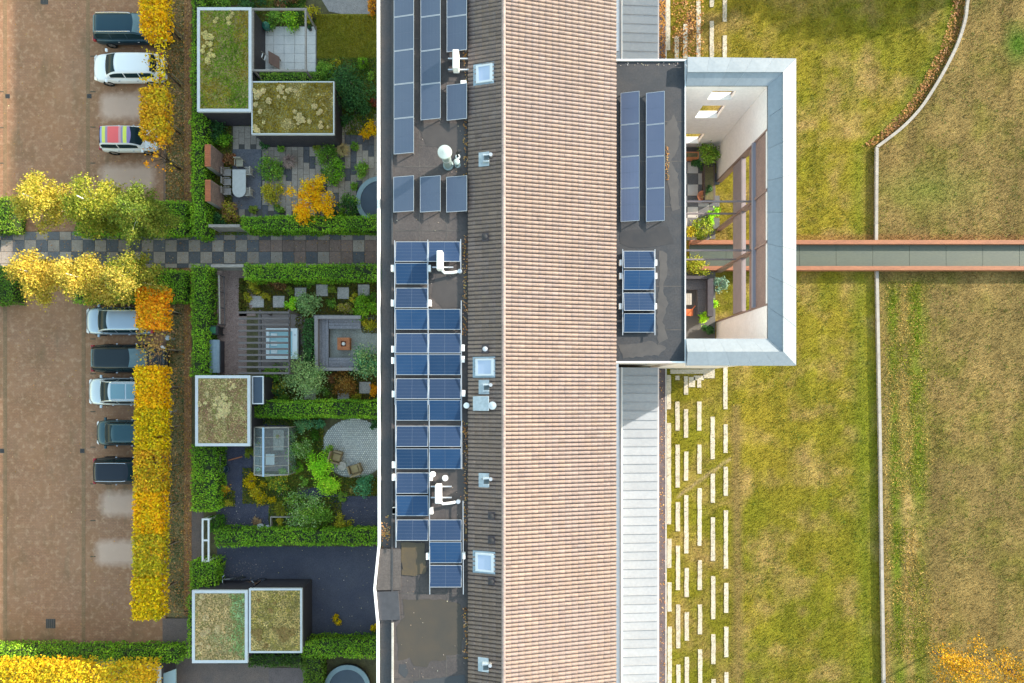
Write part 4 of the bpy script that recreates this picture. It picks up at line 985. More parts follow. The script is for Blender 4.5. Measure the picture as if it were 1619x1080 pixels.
    MB().box(L*.493, L*.503, -W*.2, W*.2, .34, .52).build('grille', M_black, r, local=True)
    MB().box(-L*.503, -L*.494, -.26, .26, .50, .62).build('number_plate', mat('plate', (.75,.52,.05), rough=.5), r, local=True)
    if rails:
        for s in (-1, 1): MB().tube([(xr0+.08,s*wr*.90,ztop(xr0+.08)-.02),(xr0+.2,s*wr*.93,zr+.03),(xm_,s*wr*.95,zr+.045),(xr1-.25,s*wr*.93,zr+.03),(xr1-.12,s*wr*.90,zr-.03)], .025, 6).build('roof_rail', rails, r, local=True)
    if pano:
        for a, b in ((.08,.46),(.50,.92)): patch('glass_roof_panel', xr0+(xr1-xr0)*a, xr0+(xr1-xr0)*b, -.47, .47, mat('pano_glass', (.14,.27,.33), rough=.08, spec=.8), .012)
    if stripes:
        x0_, x1_ = xr0-.10, xr1+.06; t0 = 0
        for wd, c in stripes:
            a = x0_+(x1_-x0_)*t0; b = x0_+(x1_-x0_)*(t0+wd); t0 += wd
            patch('roof_stripe', a, b, -.57, .57, mat('stripe_%d' % int(c[0]*1000+c[1]*100), c, rough=.4), .012, 4, 10)
    # shut lines of bonnet
    MB().box(L*(.5-hood)+.03, L*(.5-hood)+.045, -W*.38, W*.38, belt-.055, belt+.004).build('bonnet_seam', M_black, r, local=True)
    return r
teal = paint('teal', (.012,.045,.065)); white = paint('white', (.80,.81,.82), 0); silver = paint('silver_blue', (.36,.44,.52), .5)
blk = paint('black', (.012,.022,.028)); lsil = paint('light_silver', (.50,.56,.60), .45); dteal = paint('dark_teal', (.02,.065,.085)); navy = paint('navy', (.012,.018,.028))
car(210, 48, 1, 'dark teal estate car with silver roof rails at the top of the car park', 4.85, 1.86, 1.52, teal, hood=.25, boot=.02, rails=M_chrome, glass=M_glassl, belt=.95)
car(205, 109, -1, 'white estate car with dark windscreen below the teal estate', 4.60, 1.84, 1.48, white, hood=.24, boot=.04, wsl=.17)
car(205, 221, 1, 'small white car with rainbow striped roof', 3.65, 1.66, 1.47, white, hood=.22, boot=.03, belt=.92, stripes=[(.14,(.20,.26,.55)),(.10,(.62,.66,.12)),(.07,(.30,.24,.36)),(.33,(.78,.12,.12)),(.07,(.62,.30,.32)),(.06,(.28,.25,.38)),(.11,(.68,.74,.10)),(.12,(.30,.22,.46))])
car(192, 508, -1, 'silver blue estate car under the orange tree, topmost of the lower car row', 4.55, 1.80, 1.46, silver, hood=.25, boot=.04)
car(206, 567, 1, 'black estate car with its nose under bare twigs, second in the lower car row', 4.80, 1.86, 1.49, blk, hood=.26, boot=.02, glass=M_glassl)
car(195, 619, -1, 'pale silver car with glass roof, third in the lower car row', 4.45, 1.80, 1.52, lsil, hood=.25, boot=.04, rails=M_chrome, pano=True)
car(199, 684, -1, 'small dark teal hatchback, fourth in the lower car row', 3.75, 1.68, 1.47, dteal, hood=.24, boot=.05)
car(203, 744, 1, 'dark navy car with silver roof rails, lowest in the car row', 4.25, 1.78, 1.55, navy, hood=.24, boot=.03, rails=M_chrome)

# ================================================================ HEDGES AND TREES
M_core = mat('hedge_core', (.018,.030,.010), (.03,.045,.014), scale=3, rough=.95)
def hedge(px0, px1, py0, py1, z, label, pal=G_hedge, den=210, size=.10, group='clipped hedges', seed=None, name='hedge'):
    a = P(px0, py0, z); b = P(px1, py1, z); x0, x1, y0, y1 = a[0], b[0], b[1], a[1]; seed = int(abs(px0*7+py0)) % 97
    r = thing(name, ((x0+x1)/2, (y0+y1)/2, 0), label, 'hedge', group)
    e = .13; MB().box(x0+e, x1-e, y0+e, y1-e, -.02, z-e).build('branches', M_core, r)
    lx, ly = x1-x0, y1-y0; pts = []
    def surf(n, f): u = RNG.random((n, 2)); pts.append(f(u))
    surf(int(den*1.5*lx*ly), lambda u: np.c_[x0+lx*u[:,0], y0+ly*u[:,1], np.full(len(u), z)])
    for xx in (x0, x1): surf(int(den*.8*ly*z), lambda u: np.c_[np.full(len(u), xx), y0+ly*u[:,0], z*u[:,1]])
    for yy in (y0, y1): surf(int(den*.8*lx*z), lambda u: np.c_[x0+lx*u[:,0], np.full(len(u), yy), z*u[:,1]])
    p = np.concatenate(pts); wav = .34*(fbm(p[:,0], p[:,1]+p[:,2], 1.1, seed, 4)-.5)
    p += RNG.normal(size=p.shape)*.045; cx, cy = (x0+x1)/2, (y0+y1)/2
    p[:,0] += np.sign(p[:,0]-cx)*wav*(np.abs(p[:,0]-cx) > lx*.42); p[:,1] += np.sign(p[:,1]-cy)*wav*(np.abs(p[:,1]-cy) > ly*.38); p[:,2] += wav*(p[:,2] > z-.15)
    leaves('foliage', p[fbm(p[:,0]*1.3, p[:,1]*1.3+p[:,2], 2.2, seed+3, 2) > .22], size, pal, r, seed, up=.4, clump=.8, var=.3)
    return r
def limbs(mb, base, top, r0, ncl, ends, lk=1.0):
    mb.tube([base, tuple(Vector(base).lerp(Vector(top), .5)+Vector((random.uniform(-.06,.06), random.uniform(-.06,.06), 0))), top], [r0, r0*.75, r0*.35], 8)
    for e in ends[:ncl]:
        t = random.uniform(.35, .85); s = Vector(base).lerp(Vector(top), t); m_ = s.lerp(Vector(e), .5)+Vector((0, 0, .1)); mb.tube([s, m_, e], [r0*.4*lk, r0*.25*lk, r0*.08*lk], 5)
    return mb
def clipped_tree(bx, by, label, pal, sx=1.58, sy=2.45, z0=2.35, z1=3.6, den=1.0, size=.16, group='clipped yellow trees along the car park', lean=0, wts=None):
    q = P(bx, by, 0); x, y = q[0], q[1]
    r = thing('clipped_tree', (x, y, 0), label, 'tree', group)
    n = int(3900*den); c = np.array((x+.02, y, (z0+z1)/2)); hs = np.array((sx/2, sy/2, (z1-z0)/2))
    u = RNG.uniform(-1, 1, (n, 3)); f = RNG.integers(0, 5, n)
    face = RNG.random(n) < .75
    ax = np.where(f < 3, 2, np.where(f == 3, 0, 1)); sg = np.where(f < 3, 1, np.sign(RNG.normal(size=n)))
    u[np.arange(n)[face], ax[face]] = sg[face]*RNG.uniform(.85, 1.03, face.sum())
    p = c+u*hs+RNG.normal(size=(n, 3))*.06
    p[:,2] += .12*(fbm(p[:,0], p[:,1], 1.2, 8, 3)-.5)
    # gaps
    keep = fbm(p[:,0]+p[:,2], p[:,1], 1.6, int(by) % 50, 3) > (.24 if den > .5 else .52)
    p = p[keep]
    ends = [tuple(c+RNG.uniform(-.9, .9, 3)*hs) for _ in range(16)]
    tb = limbs(MB(), (x, y, -.05), (x, y, z1-.25), .075, 16, ends); tb.build('trunk', M_wood, r, smooth=True)
    MB().tube([(x+.28, y+.05, -.05), (x+.26, y+.05, 1.6)], .035, 6).build('stake', mat('stake_wood', (.30,.24,.17), (.24,.19,.14), scale=6, rough=.9), r)
    leaves('crown', p, size, list(pal)+[(.52,.43,.012)], r, int(by), up=.5, clump=1.1, var=.28)
    return r
TB = 281
def tb_(by): return TB-max(0, by-556)*.016
for by, lab, pal, dn in ((497,'orange leaved clipped tree, topmost of the lower row, over the silver blue car',O_leaf,1.0),(556,'nearly bare clipped tree over the nose of the black car',[(.30,.16,.06),(.4,.24,.08)],.12),
    (613,'golden clipped tree over the pale silver car',Y_gold,1.1),(674,'yellow-green clipped tree over the small teal hatchback',Y_green,1.15),(735,'orange tinged clipped tree over the navy car',[(.62,.28,.015),(.72,.38,.015),(.66,.44,.015),(.45,.36,.015)],1.0),
    (796,'golden clipped tree beside the upper pale dry bay of the lower row',Y_gold,1.05),(857,'orange and yellow clipped tree beside the lowest pale dry bay',[(.70,.34,.015),(.76,.48,.015),(.42,.38,.015),(.52,.42,.02)],1.1),(921,'yellow-green clipped tree at the lower end of the row',Y_green,1.15)):
    clipped_tree(tb_(by), by, lab, pal, den=dn)
for by, lab, pal, dn, sy in ((63,'golden clipped tree at the top edge over the teal estate',Y_gold,1.0,2.9),(136,'thin twiggy clipped tree with sparse yellow leaves over the white estate',Y_green,.22,2.6),(212,'orange and gold clipped tree over the rainbow roofed car',[(.60,.30,.015),(.74,.42,.015),(.60,.42,.02)],1.0,3.0),(268,'sparse orange clipped tree below the rainbow roofed car',O_leaf,.22,2.0)):
    clipped_tree(TB+4, by, lab, pal, sx=1.45, sy=sy, den=dn)
def birch(bx, by, cx, cy, label, pal, rad=1.55, zc=4.5, hz=2.0, n=10500):
    q = P(bx, by, 0); c = P(cx, cy, zc); r = thing('birch_tree', (q[0], q[1], 0), label, 'tree', 'birch trees beside the chequered path')
    top = (c[0], c[1], zc+hz*.9); ends = []; pts = []
    for k in range(46):
        u = RNG.normal(size=3); u /= np.linalg.norm(u); rr = RNG.random()**.4
        e = np.array((c[0], c[1], zc))+u*rr*np.array((rad, rad, hz))*np.array((1, 1, 1)); f = 1-.30*max(0, (e[2]-zc)/hz)
        e[0] = c[0]+(e[0]-c[0])*f; e[1] = c[1]+(e[1]-c[1])*f; ends.append(tuple(e))
        # drooping sprays
        m_ = n//46; t = RNG.random((m_, 1)); d = np.array((e[0]-c[0], e[1]-c[1], 0)); d /= np.linalg.norm(d)+1e-6
        s = e+(-d*.35+np.array((0,0,.1)))*(1-t)+d*.35*t+np.array((0,0,-.35))*t**2+RNG.normal(size=(m_, 3))*np.array((.19,.19,.13)); pts.append(s)
    tb = limbs(MB(), (q[0], q[1], -.05), top, .085, 30, ends, .45); tb.build('trunk', M_birch, r, smooth=True)
    leaves('crown', np.concatenate(pts), .12, pal, r, int(bx), up=.5, clump=.7)
YB1 = [(.26,.27,.025),(.46,.38,.04),(.60,.46,.07),(.30,.30,.025)]; YB2 = [(.17,.22,.02),(.32,.33,.03),(.52,.43,.06)]; YB3 = [(.11,.17,.02),(.17,.22,.025),(.30,.29,.04)]
birch(139,349,70,320,'yellow birch at the left end above the chequered path',YB1)
birch(214,356,152,323,'yellow-green birch in the middle above the chequered path',YB2,rad=1.6)
birch(278,362,222,336,'olive green birch at the right end above the chequered path',YB3,rad=1.55)
birch(133,454,64,434,'amber yellow birch at the left end below the chequered path',[(.34,.28,.03),(.56,.40,.05),(.68,.48,.08)],rad=1.42)
birch(198,458,136,441,'golden birch in the middle below the chequered path',[(.24,.25,.02),(.50,.38,.045),(.68,.51,.10)],rad=1.42)
birch(258,455,208,441,'pale yellow and olive birch at the right end below the chequered path',[(.13,.18,.02),(.30,.27,.03),(.58,.44,.08)],rad=1.4)
hedge(118,294,318,370,1.15,'green hedge under the birches above the chequered path')
hedge(118,291,427,476,1.15,'green hedge under the birches below the chequered path')
hedge(-40,22,313,366,1.2,'short bright hedge end at the left picture edge above the path', pal=[(.10,.2,.015),(.17,.30,.02),(.25,.36,.03)])
hedge(-40,20,422,478,1.2,'short bright hedge end at the left picture edge below the path', pal=[(.08,.18,.015),(.14,.27,.02)])
hedge(-40,172,1026,1046,1.3,'green hedge along the bottom edge of the car park, left part')
hedge(176,281,1026,1048,1.3,'green hedge along the bottom edge of the car park, right part')
# trained yellow trees along the bottom
for i, (bx, lab) in enumerate(((20,'orange-gold trained tree in the bottom row, leftmost'),(105,'golden trained tree in the bottom row, middle'),(205,'golden trained tree in the bottom row, rightmost'))):
    q = P(bx+28, 1046, 0)
    r = thing('trained_tree', (q[0], q[1], 0), lab, 'tree', 'yellow trees along the bottom edge'); c = np.array((*P(bx-10, 1066, 3)[:2], 3.0)); m_ = 4200
    u = RNG.uniform(-1, 1, (m_, 3)); p = c+u*np.array((2.0, .85, .7))+RNG.normal(size=(m_, 3))*.07
    p[:,2] += .2*(fbm(p[:,0], p[:,1], 1., 4, 3)-.5); p = p[fbm(p[:,0]+p[:,2], p[:,1], 1.4, i+60, 3) > .34]
    limbs(MB(), (q[0], q[1], -.05), tuple(c), .08, 14, [tuple(c+RNG.uniform(-.9,.9,3)*np.array((1.9,.8,.6))) for _ in range(14)]).build('trunk', M_wood, r)
    leaves('crown', p, .15, [(.64,.34,.015),(.76,.47,.015),(.66,.46,.015),(.40,.36,.015)], r, i, up=.5)
def tree(bx, by, label, zc, rad, hz, pal, n, size=.14, group=None, cat='tree', tr=.12, z0=0, ncl=40, name='leafy_tree'):
    q = P(bx, by, 0); r = thing(name, (q[0], q[1], 0), label, cat, group); ends = []; pts = []; c = np.array((q[0], q[1], zc))
    for k in range(ncl):
        u = RNG.normal(size=3); u /= np.linalg.norm(u); e = c+u*RNG.random()**.4*np.array((rad, rad, hz)); ends.append(tuple(e)); m_ = n//ncl
        pts.append(e+RNG.normal(size=(m_, 3))*np.array((.24,.24,.18))*max(rad/2, .55))
    limbs(MB(), (q[0], q[1], -.05), (q[0], q[1], zc+hz*.6), tr, min(ncl, 26), ends).build('trunk', M_wood, r)
    leaves('crown', np.concatenate(pts), size, pal, r, int(bx), up=.4, clump=.6); return r
# yellow tree bottom right, seen from above
tree(1476,1030,'open yellow autumn tree in the lower right corner of the grass',3.2,2.1,1.0,[(.40,.22,.01),(.55,.28,.008),(.60,.32,.01),(.32,.24,.012)],3000,.11,tr=.07,ncl=46,name='yellow_tree')
tree(1556,1040,'second yellow autumn tree cut off by the lower right corner',3.0,1.8,.9,[(.40,.22,.01),(.55,.29,.008)],1700,.11,tr=.06,ncl=26,name='yellow_tree')
# trees beyond the top edge whose shade falls into view
tree(1318,-70,'tall tree beyond the top edge whose trunk shadow crosses the stone strips',9.2,4.0,4.2,G_mid,44000,.32,tr=.30,ncl=90,name='tall_tree')
tree(1700,-216,'broad tree beyond the top edge shading the upper lawn',5.0,3.4,1.8,G_mid,26000,.42,tr=.28,ncl=60,name='broad_tree')
tree(1570,-232,'round tree beyond the top edge shading the upper lawn beside the tower',5.0,3.0,1.7,G_mid,20000,.42,tr=.24,ncl=40,name='broad_tree')
# ================================================================ GARDENS
def shrub(px, py, rpx, h, pal, label, size=.11, n=None, cat='shrub', name='shrub', flat=.5, rx=1.0, group=None, spiky=False):
    zc = h*.55; c = P(px, py, zc); rad = rpx*(H-zc)/F
    r = thing(name, (c[0], c[1], 0), label, cat, group)
    n = n or int(1500*rad*rad+320); k = max(7, int(rad*16)); pts = []; ends = []
    for i in range(k):
        u = RNG.normal(size=3); u /= np.linalg.norm(u); u[2] = abs(u[2])*.9-.12; e = np.array((c[0], c[1], h*.35))+u*RNG.random()**.35*np.array((rad*rx, rad, h*.62))*.86; ends.append(tuple(e))
        pts.append(e+RNG.normal(size=(max(4, n//k), 3))*np.array((1, 1, .7))*rad*.20)
    p = np.concatenate(pts); p[:,2] = np.maximum(p[:,2], .02)
    limbs(MB(), (c[0], c[1], -.03), (c[0], c[1], h*.7), .03+.02*h, min(8, k), ends).build('stems', M_wood, r)
    leaves('foliage', p, size, pal, r, int(px*3+py), up=.3, clump=1.5); return r
def tuft(px, py, rpx, h, pal, label, n=420, group='straw coloured grass clumps'):
    c = P(px, py, 0); rad = rpx/24; r = thing('grass_clump', (c[0], c[1], 0), label, 'ornamental grass', group)
    a = RNG.uniform(0, 2*math.pi, n); l = RNG.random(n)**.6; d = np.stack([np.cos(a), np.sin(a)], -1); w_ = .014
    b = np.zeros((n, 2))+d*rad*.15*l[:, None]; m1 = d*(rad*.6*l)[:, None]; t1 = d*(rad*1.05*l)[:, None]; s = np.stack([-d[:,1], d[:,0]], -1)*w_
    hz = h*(1-.5*l)
    V = np.stack([np.c_[b-s, np.zeros(n)], np.c_[b+s, np.zeros(n)], np.c_[m1+s, hz], np.c_[m1-s, hz], np.c_[t1, hz*.75]], 1).reshape(-1, 3)
    i0 = np.arange(n)[:, None]*5; Q = np.concatenate([i0+np.array([[0,1,2,3]]), i0+np.array([[3,2,4,4]])]); Q = np.concatenate([i0+np.array([[0,1,2]]), i0+np.array([[0,2,3]]), i0+np.array([[3,2,4]])])
    C = np.repeat(pal_cols(np.c_[d, hz], pal, None, 2), 5, 0)
    place('blades', qmesh('blades', V, Q, C, M_grass), r); return r
def ground_cover(name, rects, holes, den, size, pal, label, zmax=.22, clump=.5):
    pts = []
    for (x0, x1, y0, y1) in rects:
        n = int(den*(x1-x0)*(y1-y0)/576); px = RNG.uniform(x0, x1, n); py = RNG.uniform(y0, y1, n); k = np.ones(n, bool)
        for hx0, hx1, hy0, hy1 in holes: k &= ~((px > hx0) & (px < hx1) & (py > hy0) & (py < hy1))
        px, py = px[k], py[k]; hgt = zmax*fbm(px/24, py/24, 1.4, 55, 3)*RNG.random(len(px))
        pts.append(np.c_[(px-NX)*H/F, (NY-py)*H/F, hgt])
    o = leaves(name, np.concatenate(pts), size, pal, None, 5, up=.6, clump=clump); return tag(o, label, 'plants', kind='stuff')

# ---------------------------------------------------------------- sheds with planted roofs
M_sedbase = mat('sedum_base', (.20,.15,.05), (.26,.22,.06), scale=2, fine=14, finek=.4, rough=.95)
def shed(px0, px1, py0, py1, z, label, pal, ew_=.16, edge=mat('grey_white_trim', (.60,.61,.62), (.54,.55,.57), scale=2, rough=.5), wts=None, clump=.7, den=260, cush=1.5):
    a = P(px0, py0, z); b = P(px1, py1, z); x0, x1, y0, y1 = a[0], b[0], b[1], a[1]
    r = thing('garden_shed', ((x0+x1)/2, (y0+y1)/2, 0), label, 'shed', 'garden sheds with planted roofs')
    # boarded walls
    MB().box(x0+.09, x1-.09, y0+.09, y1-.09, 0, z-.2).build('wall', M_dark, r)
    bw = .14
    for yy in (y0+.075, y1-.075):
        k = int((x1-x0-.2)/bw)
        for i in range(k): MB().box(x0+.1+i*bw, x0+.1+i*bw+bw-.012, yy-.015, yy+.015, .05, z-.2).build('board', M_dark, r)
    MB().box(x0, x1, y0, y1, z-.2, z-.07).build('roof_slab', M_dark, r)
    f = MB(); f.box(x0-.02, x1+.02, y0-.02, y0+ew_, z-.2, z); f.box(x0-.02, x1+.02, y1-ew_, y1+.02, z-.2, z); f.box(x0-.02, x0+ew_, y0+ew_, y1-ew_, z-.2, z); f.box(x1-ew_, x1+.02, y0+ew_, y1-ew_, z-.2, z)
    f.build('roof_edge', edge, r)
    MB().box(x0+ew_, x1-ew_, y0+ew_, y1-ew_, z-.07, z-.035).build('substrate', M_sedbase, r)
    n = int(den*(x1-x0-2*ew_)*(y1-y0-2*ew_)); p = np.c_[RNG.uniform(x0+ew_+.02, x1-ew_-.02, n), RNG.uniform(y0+ew_+.02, y1-ew_-.02, n), np.zeros(n)]
    nn = fbm(p[:,0], p[:,1], 1.1, int(px0+py0), 4); p[:,2] = z-.03+.10*np.clip(nn-.35, 0, 1)*RNG.random(n)
    # big patches of one kind, then pale cushions in groups
    big = fbm(p[:,0], p[:,1], .55, int(px0*3+py0), 4); pal_ = np.array(pal[:-1]); ii = np.clip(((big-.28)/.44*len(pal_)+RNG.normal(size=n)*.35), 0, len(pal_)-1).astype(int)
    c_ = pal_[ii]*(1+.20*RNG.normal(size=(n, 1)))*(1+.7*(fbm(p[:,0], p[:,1], 3.0, 5, 2)-.5)[:, None])
    V, Q, C = leaf_arrays(p, .10, c_, .8, .85)
    tag(place('sedum', qmesh('sedum', V-np.array(wl(r)), Q, C, M_leaf), r), kind='stuff')
    pp = []
    for _ in range(int((x1-x0)*(y1-y0)*cush)):
        cx_, cy_ = RNG.uniform(x0+ew_+.2, x1-ew_-.2), RNG.uniform(y0+ew_+.2, y1-ew_-.2)
        if fbm(np.array([cx_]), np.array([cy_]), .5, int(py0+7), 2)[0] < .40: continue
        for _k in range(RNG.integers(2, 6)):
            rr = RNG.uniform(.07, .20); ox, oy = RNG.normal(size=2)*.22; m_ = int(900*rr*rr*3.1)+6
            a_ = RNG.uniform(0, 6.28, m_); q_ = rr*RNG.random(m_)**.5; pp.append(np.c_[cx_+ox+q_*np.cos(a_), cy_+oy+q_*np.sin(a_), np.full(m_, z+.02)+.05*(1-q_/rr)])
    pp.append(np.array([[(x0+x1)/2, (y0+y1)/2, z+.02]])); pp = np.concatenate(pp); ok_ = (pp[:,0] > x0+ew_+.03) & (pp[:,0] < x1-ew_-.03) & (pp[:,1] > y0+ew_+.03) & (pp[:,1] < y1-ew_-.03)
    tag(leaves('sedum_cushions', pp[ok_], .075, [pal[-1], tuple(min(.9, v*1.25) for v in pal[-1])], r, 9, up=1.2, aspect=.9), kind='stuff')
    return r, (x0, x1, y0, y1)
shA = shed(312,397,12,176,2.55,'tall shed with green planted roof and wide white edge, top left garden',[(.13,.21,.012),(.18,.25,.012),(.26,.22,.016),(.34,.22,.03),(.58,.48,.18)])
shB = shed(398,528,129,212,2.45,'wide shed with olive brown planted roof and thin white edge',[(.22,.155,.016),(.29,.205,.02),(.33,.23,.03),(.60,.46,.18),(.60,.47,.22)],ew_=.05)
shC = shed(309,395,594,705,2.55,'shed with brown and straw coloured planted roof in the middle of the gardens',[(.36,.38,.11),(.56,.43,.20),(.38,.22,.12),(.50,.37,.18),(.62,.50,.24)],cush=.5)
shD = shed(304,391,934,1048,2.55,'left one of the paired bottom sheds, roof pale green and straw',[(.66,.47,.22),(.50,.40,.19),(.30,.44,.16),(.34,.48,.22),(.60,.46,.24)],cush=.35)
shE = shed(394,477,931,1032,2.55,'right one of the paired bottom sheds, roof straw brown',[(.64,.46,.17),(.45,.35,.09),(.72,.52,.22),(.34,.23,.08)],ew_=.10)
shF = shed(200,252,1056,1130,2.3,'shed corner with pale roof at the bottom under the yellow trees',[(.2,.2,.06),(.28,.22,.1)])
MB().prism([P(x,y,1.6)[:2] for x,y in ((256,1066),(278,1058),(278,1120),(250,1120))], 1.5, 1.62).solo('canopy', mat('pale_canopy', (.30,.40,.42), rough=.5), 'pale blue-grey canopy beside the bottom shed corner', 'canopy')
# white pebbles plants on shed A roof: stonecrop clumps
for x, y, l in ((362,33,'blue-green'),(352,38,'small'),(333,80,'pale')):
    pass
# dark glass roofed box right of shed C
r = thing('tool_store', P(407, 617, 0), 'narrow store with dark glass lid and white frame beside the brown roofed shed', 'store')
a = P(398.5,594.5,2.2); b = P(416.5,639,2.2); MB().box(a[0]+.05,b[0]-.05,b[1]+.05,a[1]-.05,0,2.1).build('wall', M_dark, r)
f = MB(); f.box(a[0],b[0],b[1],b[1]+.06,2.1,2.2); f.box(a[0],b[0],a[1]-.06,a[1],2.1,2.2); f.box(a[0],a[0]+.06,b[1]+.06,a[1]-.06,2.1,2.2); f.box(b[0]-.06,b[0],b[1]+.06,a[1]-.06,2.1,2.2); f.build('lid_frame', M_white, r)
MB().box(a[0]+.06,b[0]-.06,b[1]+.06,a[1]-.06,2.1,2.17).build('lid_glass', mat('smoked_glass', (.05,.075,.11), rough=.15, spec=.6), r)

# ---------------------------------------------------------------- hedges dividing the gardens
hedge(303,323,-40,372,1.7,'tall hedge on the car park side of the top garden')
hedge(303,326,419,592,1.7,'tall hedge on the car park side of the hot tub garden')
hedge(303,341,706,808,1.7,'hedge on the car park side of the greenhouse garden')
hedge(300,340,889,933,1.5,'short hedge block above the paired bottom sheds')
hedge(296,304,944,1040,1.6,'thin hedge strip left of the paired bottom sheds', den=180)
hedge(381,604,342,362,1.6,'long hedge above the chequered path between building and gate')
hedge(386,604,418,441,1.6,'long hedge below the chequered path between building and gate')
hedge(400,604,634,660,1.6,'long hedge between hot tub garden and greenhouse garden')
hedge(339,604,839,862,1.5,'long hedge between greenhouse garden and dark paved yard')
hedge(478,604,1014,1040,1.5,'hedge below the dark paved yard, right part')
hedge(393,478,1034,1054,1.4,'hedge below the dark paved yard, under the straw roofed shed', pal=[(.04,.1,.012),(.07,.15,.014)])
hedge(480,508,1040,1100,1.3,'bright short hedge beside the bottom trampoline', pal=[(.09,.17,.015),(.14,.24,.02)])
hedge(480,495,503,582,.9,'low narrow hedge between pergola and sunken lounge', pal=G_dark+[(.05,.11,.02)])
hedge(402,505,114,127,1.2,'narrow hedge strip between white deck and olive roofed shed', pal=G_mid)
hedge(330,348,818,840,.8,'small bright hedge block behind the white gate frame', pal=[(.05,.15,.01),(.08,.2,.012)])

# ---------------------------------------------------------------- ground surfaces in the gardens
M_pv1 = mat('patio_stone', (.40,.33,.27), (.33,.27,.22), scale=2, fine=16, finek=.2, rough=.85, rnd=.12)
M_pv2 = mat('patio_dark', (.085,.085,.095), (.11,.105,.11), scale=2, fine=16, rough=.85, rnd=.15)
pat = sheet('garden_patio', rects=[(368,604,176,345)], z=.0, m=mat('patio_joint', (.10,.09,.08), rough=.95))
pm_ = {k: MB().cbox(-.185,.185,-.39,.39,-.03,.03,.008).mesh('patio_slab', m) for k, m in (('l', M_pv1), ('d', M_pv2))}
for i in range(25):
    for j in range(9):
        x = 373+i*9.3; y = 190+j*19.2+(i % 2)*9.6
        if x > 600 or y > 342 or (x < 412 and 236 < y < 330): continue
        q = P(x, y, 0); clone('patio_slab', pm_['d' if random.random() < (.28 if x > 480 else .12) else 'l'], pat, (q[0], q[1], random.uniform(-.004,.004)))
sheet('dining_terrace', rects=[(368,413,236,331)], z=.036, m=mat('slate_terrace', (.12,.12,.145), (.15,.145,.155), scale=1.5, fine=12, rough=.7))
dk = sheet('deck', rects=[(416,500,42,114)], z=.10, m=mat('deck_joint', (.3,.29,.28), rough=.9), t=.1)
dme = MB().cbox(-.335,.335,-.29,.29,0,.03,.006).mesh('deck_tile', mat('deck_tile', (.74,.70,.66), (.66,.63,.60), scale=2.5, fine=14, finek=.08, rough=.8, rnd=.06))
for i in range(5):
    for j in range(5): q = P(424.5+i*16.6, 49.5+j*14.2, .1); clone('deck_tile', dme, dk, (q[0], q[1], .1))
sheet('garden_lawn', rects=[(500,604,22,92)], z=.02, m=mat('dark_lawn', (.20,.19,.014), (.25,.21,.018), scale=1.2, fine=16, finek=.4, rough=.95, bump=.5))
n = 9000; bl = blades('grass', RNG.uniform(501,602,n), RNG.uniform(24,92,n), .06, .03, lambda X, Y: np.stack([.22+.14*fbm(X,Y,.9,3), .24+.06*fbm(X,Y,.9,4), .014+0*X], -1)); bl.location.z = .02
tag(bl, 'short olive green grass of the top garden lawn', 'grass', kind='stuff')
sheet('gravel_path', poly=[(484,-40),(604,-40),(604,10),(585,22),(555,25),(520,18)], z=.015, m=mat('grey_gravel', (.34,.31,.30), (.27,.25,.245), scale=3, fine=30, finek=.35, rough=.95))
M_bark = mat('bark_chips', (.33,.225,.19), (.25,.165,.14), scale=3, fine=26, finek=.45, rough=.95, bump=.5)
sheet('bark_path', rects=[(343,390,428,593),(378,404,440,500)], z=.012, m=M_bark)
sheet('bark_path', rects=[(417,426,596,636)], z=.012, m=M_bark)
M_slate = mat('dark_slate_chips', (.05,.052,.085), (.075,.073,.10), scale=2, fine=24, finek=.5, rough=.85, bump=.5)
sheet('slate_path', poly=[(342,706),(400,706),(404,660),(452,664),(452,680),(405,690),(398,750),(384,790),(420,800),(470,778),(500,770),(604,785),(604,838),(420,838),(345,838),(340,800)], z=.012, m=M_slate)
M_yard = mat('dark_yard_paving', (.052,.055,.085), (.072,.074,.10), scale=.8, fine=26, finek=.35, rough=.75, bump=.3)
yard = sheet('paved_yard', rects=[(343,604,864,1014)], z=.012, m=M_yard)
litter('fallen_leaves', RNG.uniform(350,595,70), RNG.uniform(868,1010,70), .02, .06, [(.7,.62,.5),(.45,.35,.2),(.6,.5,.2)], 'a few pale leaves on the dark paved yard')
litter('fallen_leaves', 385+RNG.normal(size=160)*18, 905+RNG.normal(size=160)*14, .02, .05, [(.3,.22,.17),(.42,.34,.28)], 'brown leaf debris around the bicycles')
litter('fallen_leaves', RNG.uniform(350,595,260), RNG.uniform(775,838,260), .02, .06, [(.3,.2,.12),(.5,.45,.4),(.4,.25,.1)], 'leaf specks on the dark slate path')
litter('fallen_leaves', RNG.uniform(345,378,700), RNG.uniform(432,590,700), .015, .06, [(.35,.22,.16),(.22,.13,.10),(.45,.33,.27)], 'leaf debris on the brown bark path')
sheet('side_paving', rects=[(425,482,1056,1120)], z=.014, m=mat('brown_paving', (.16,.12,.115), (.13,.10,.095), scale=2, fine=16, rough=.85))
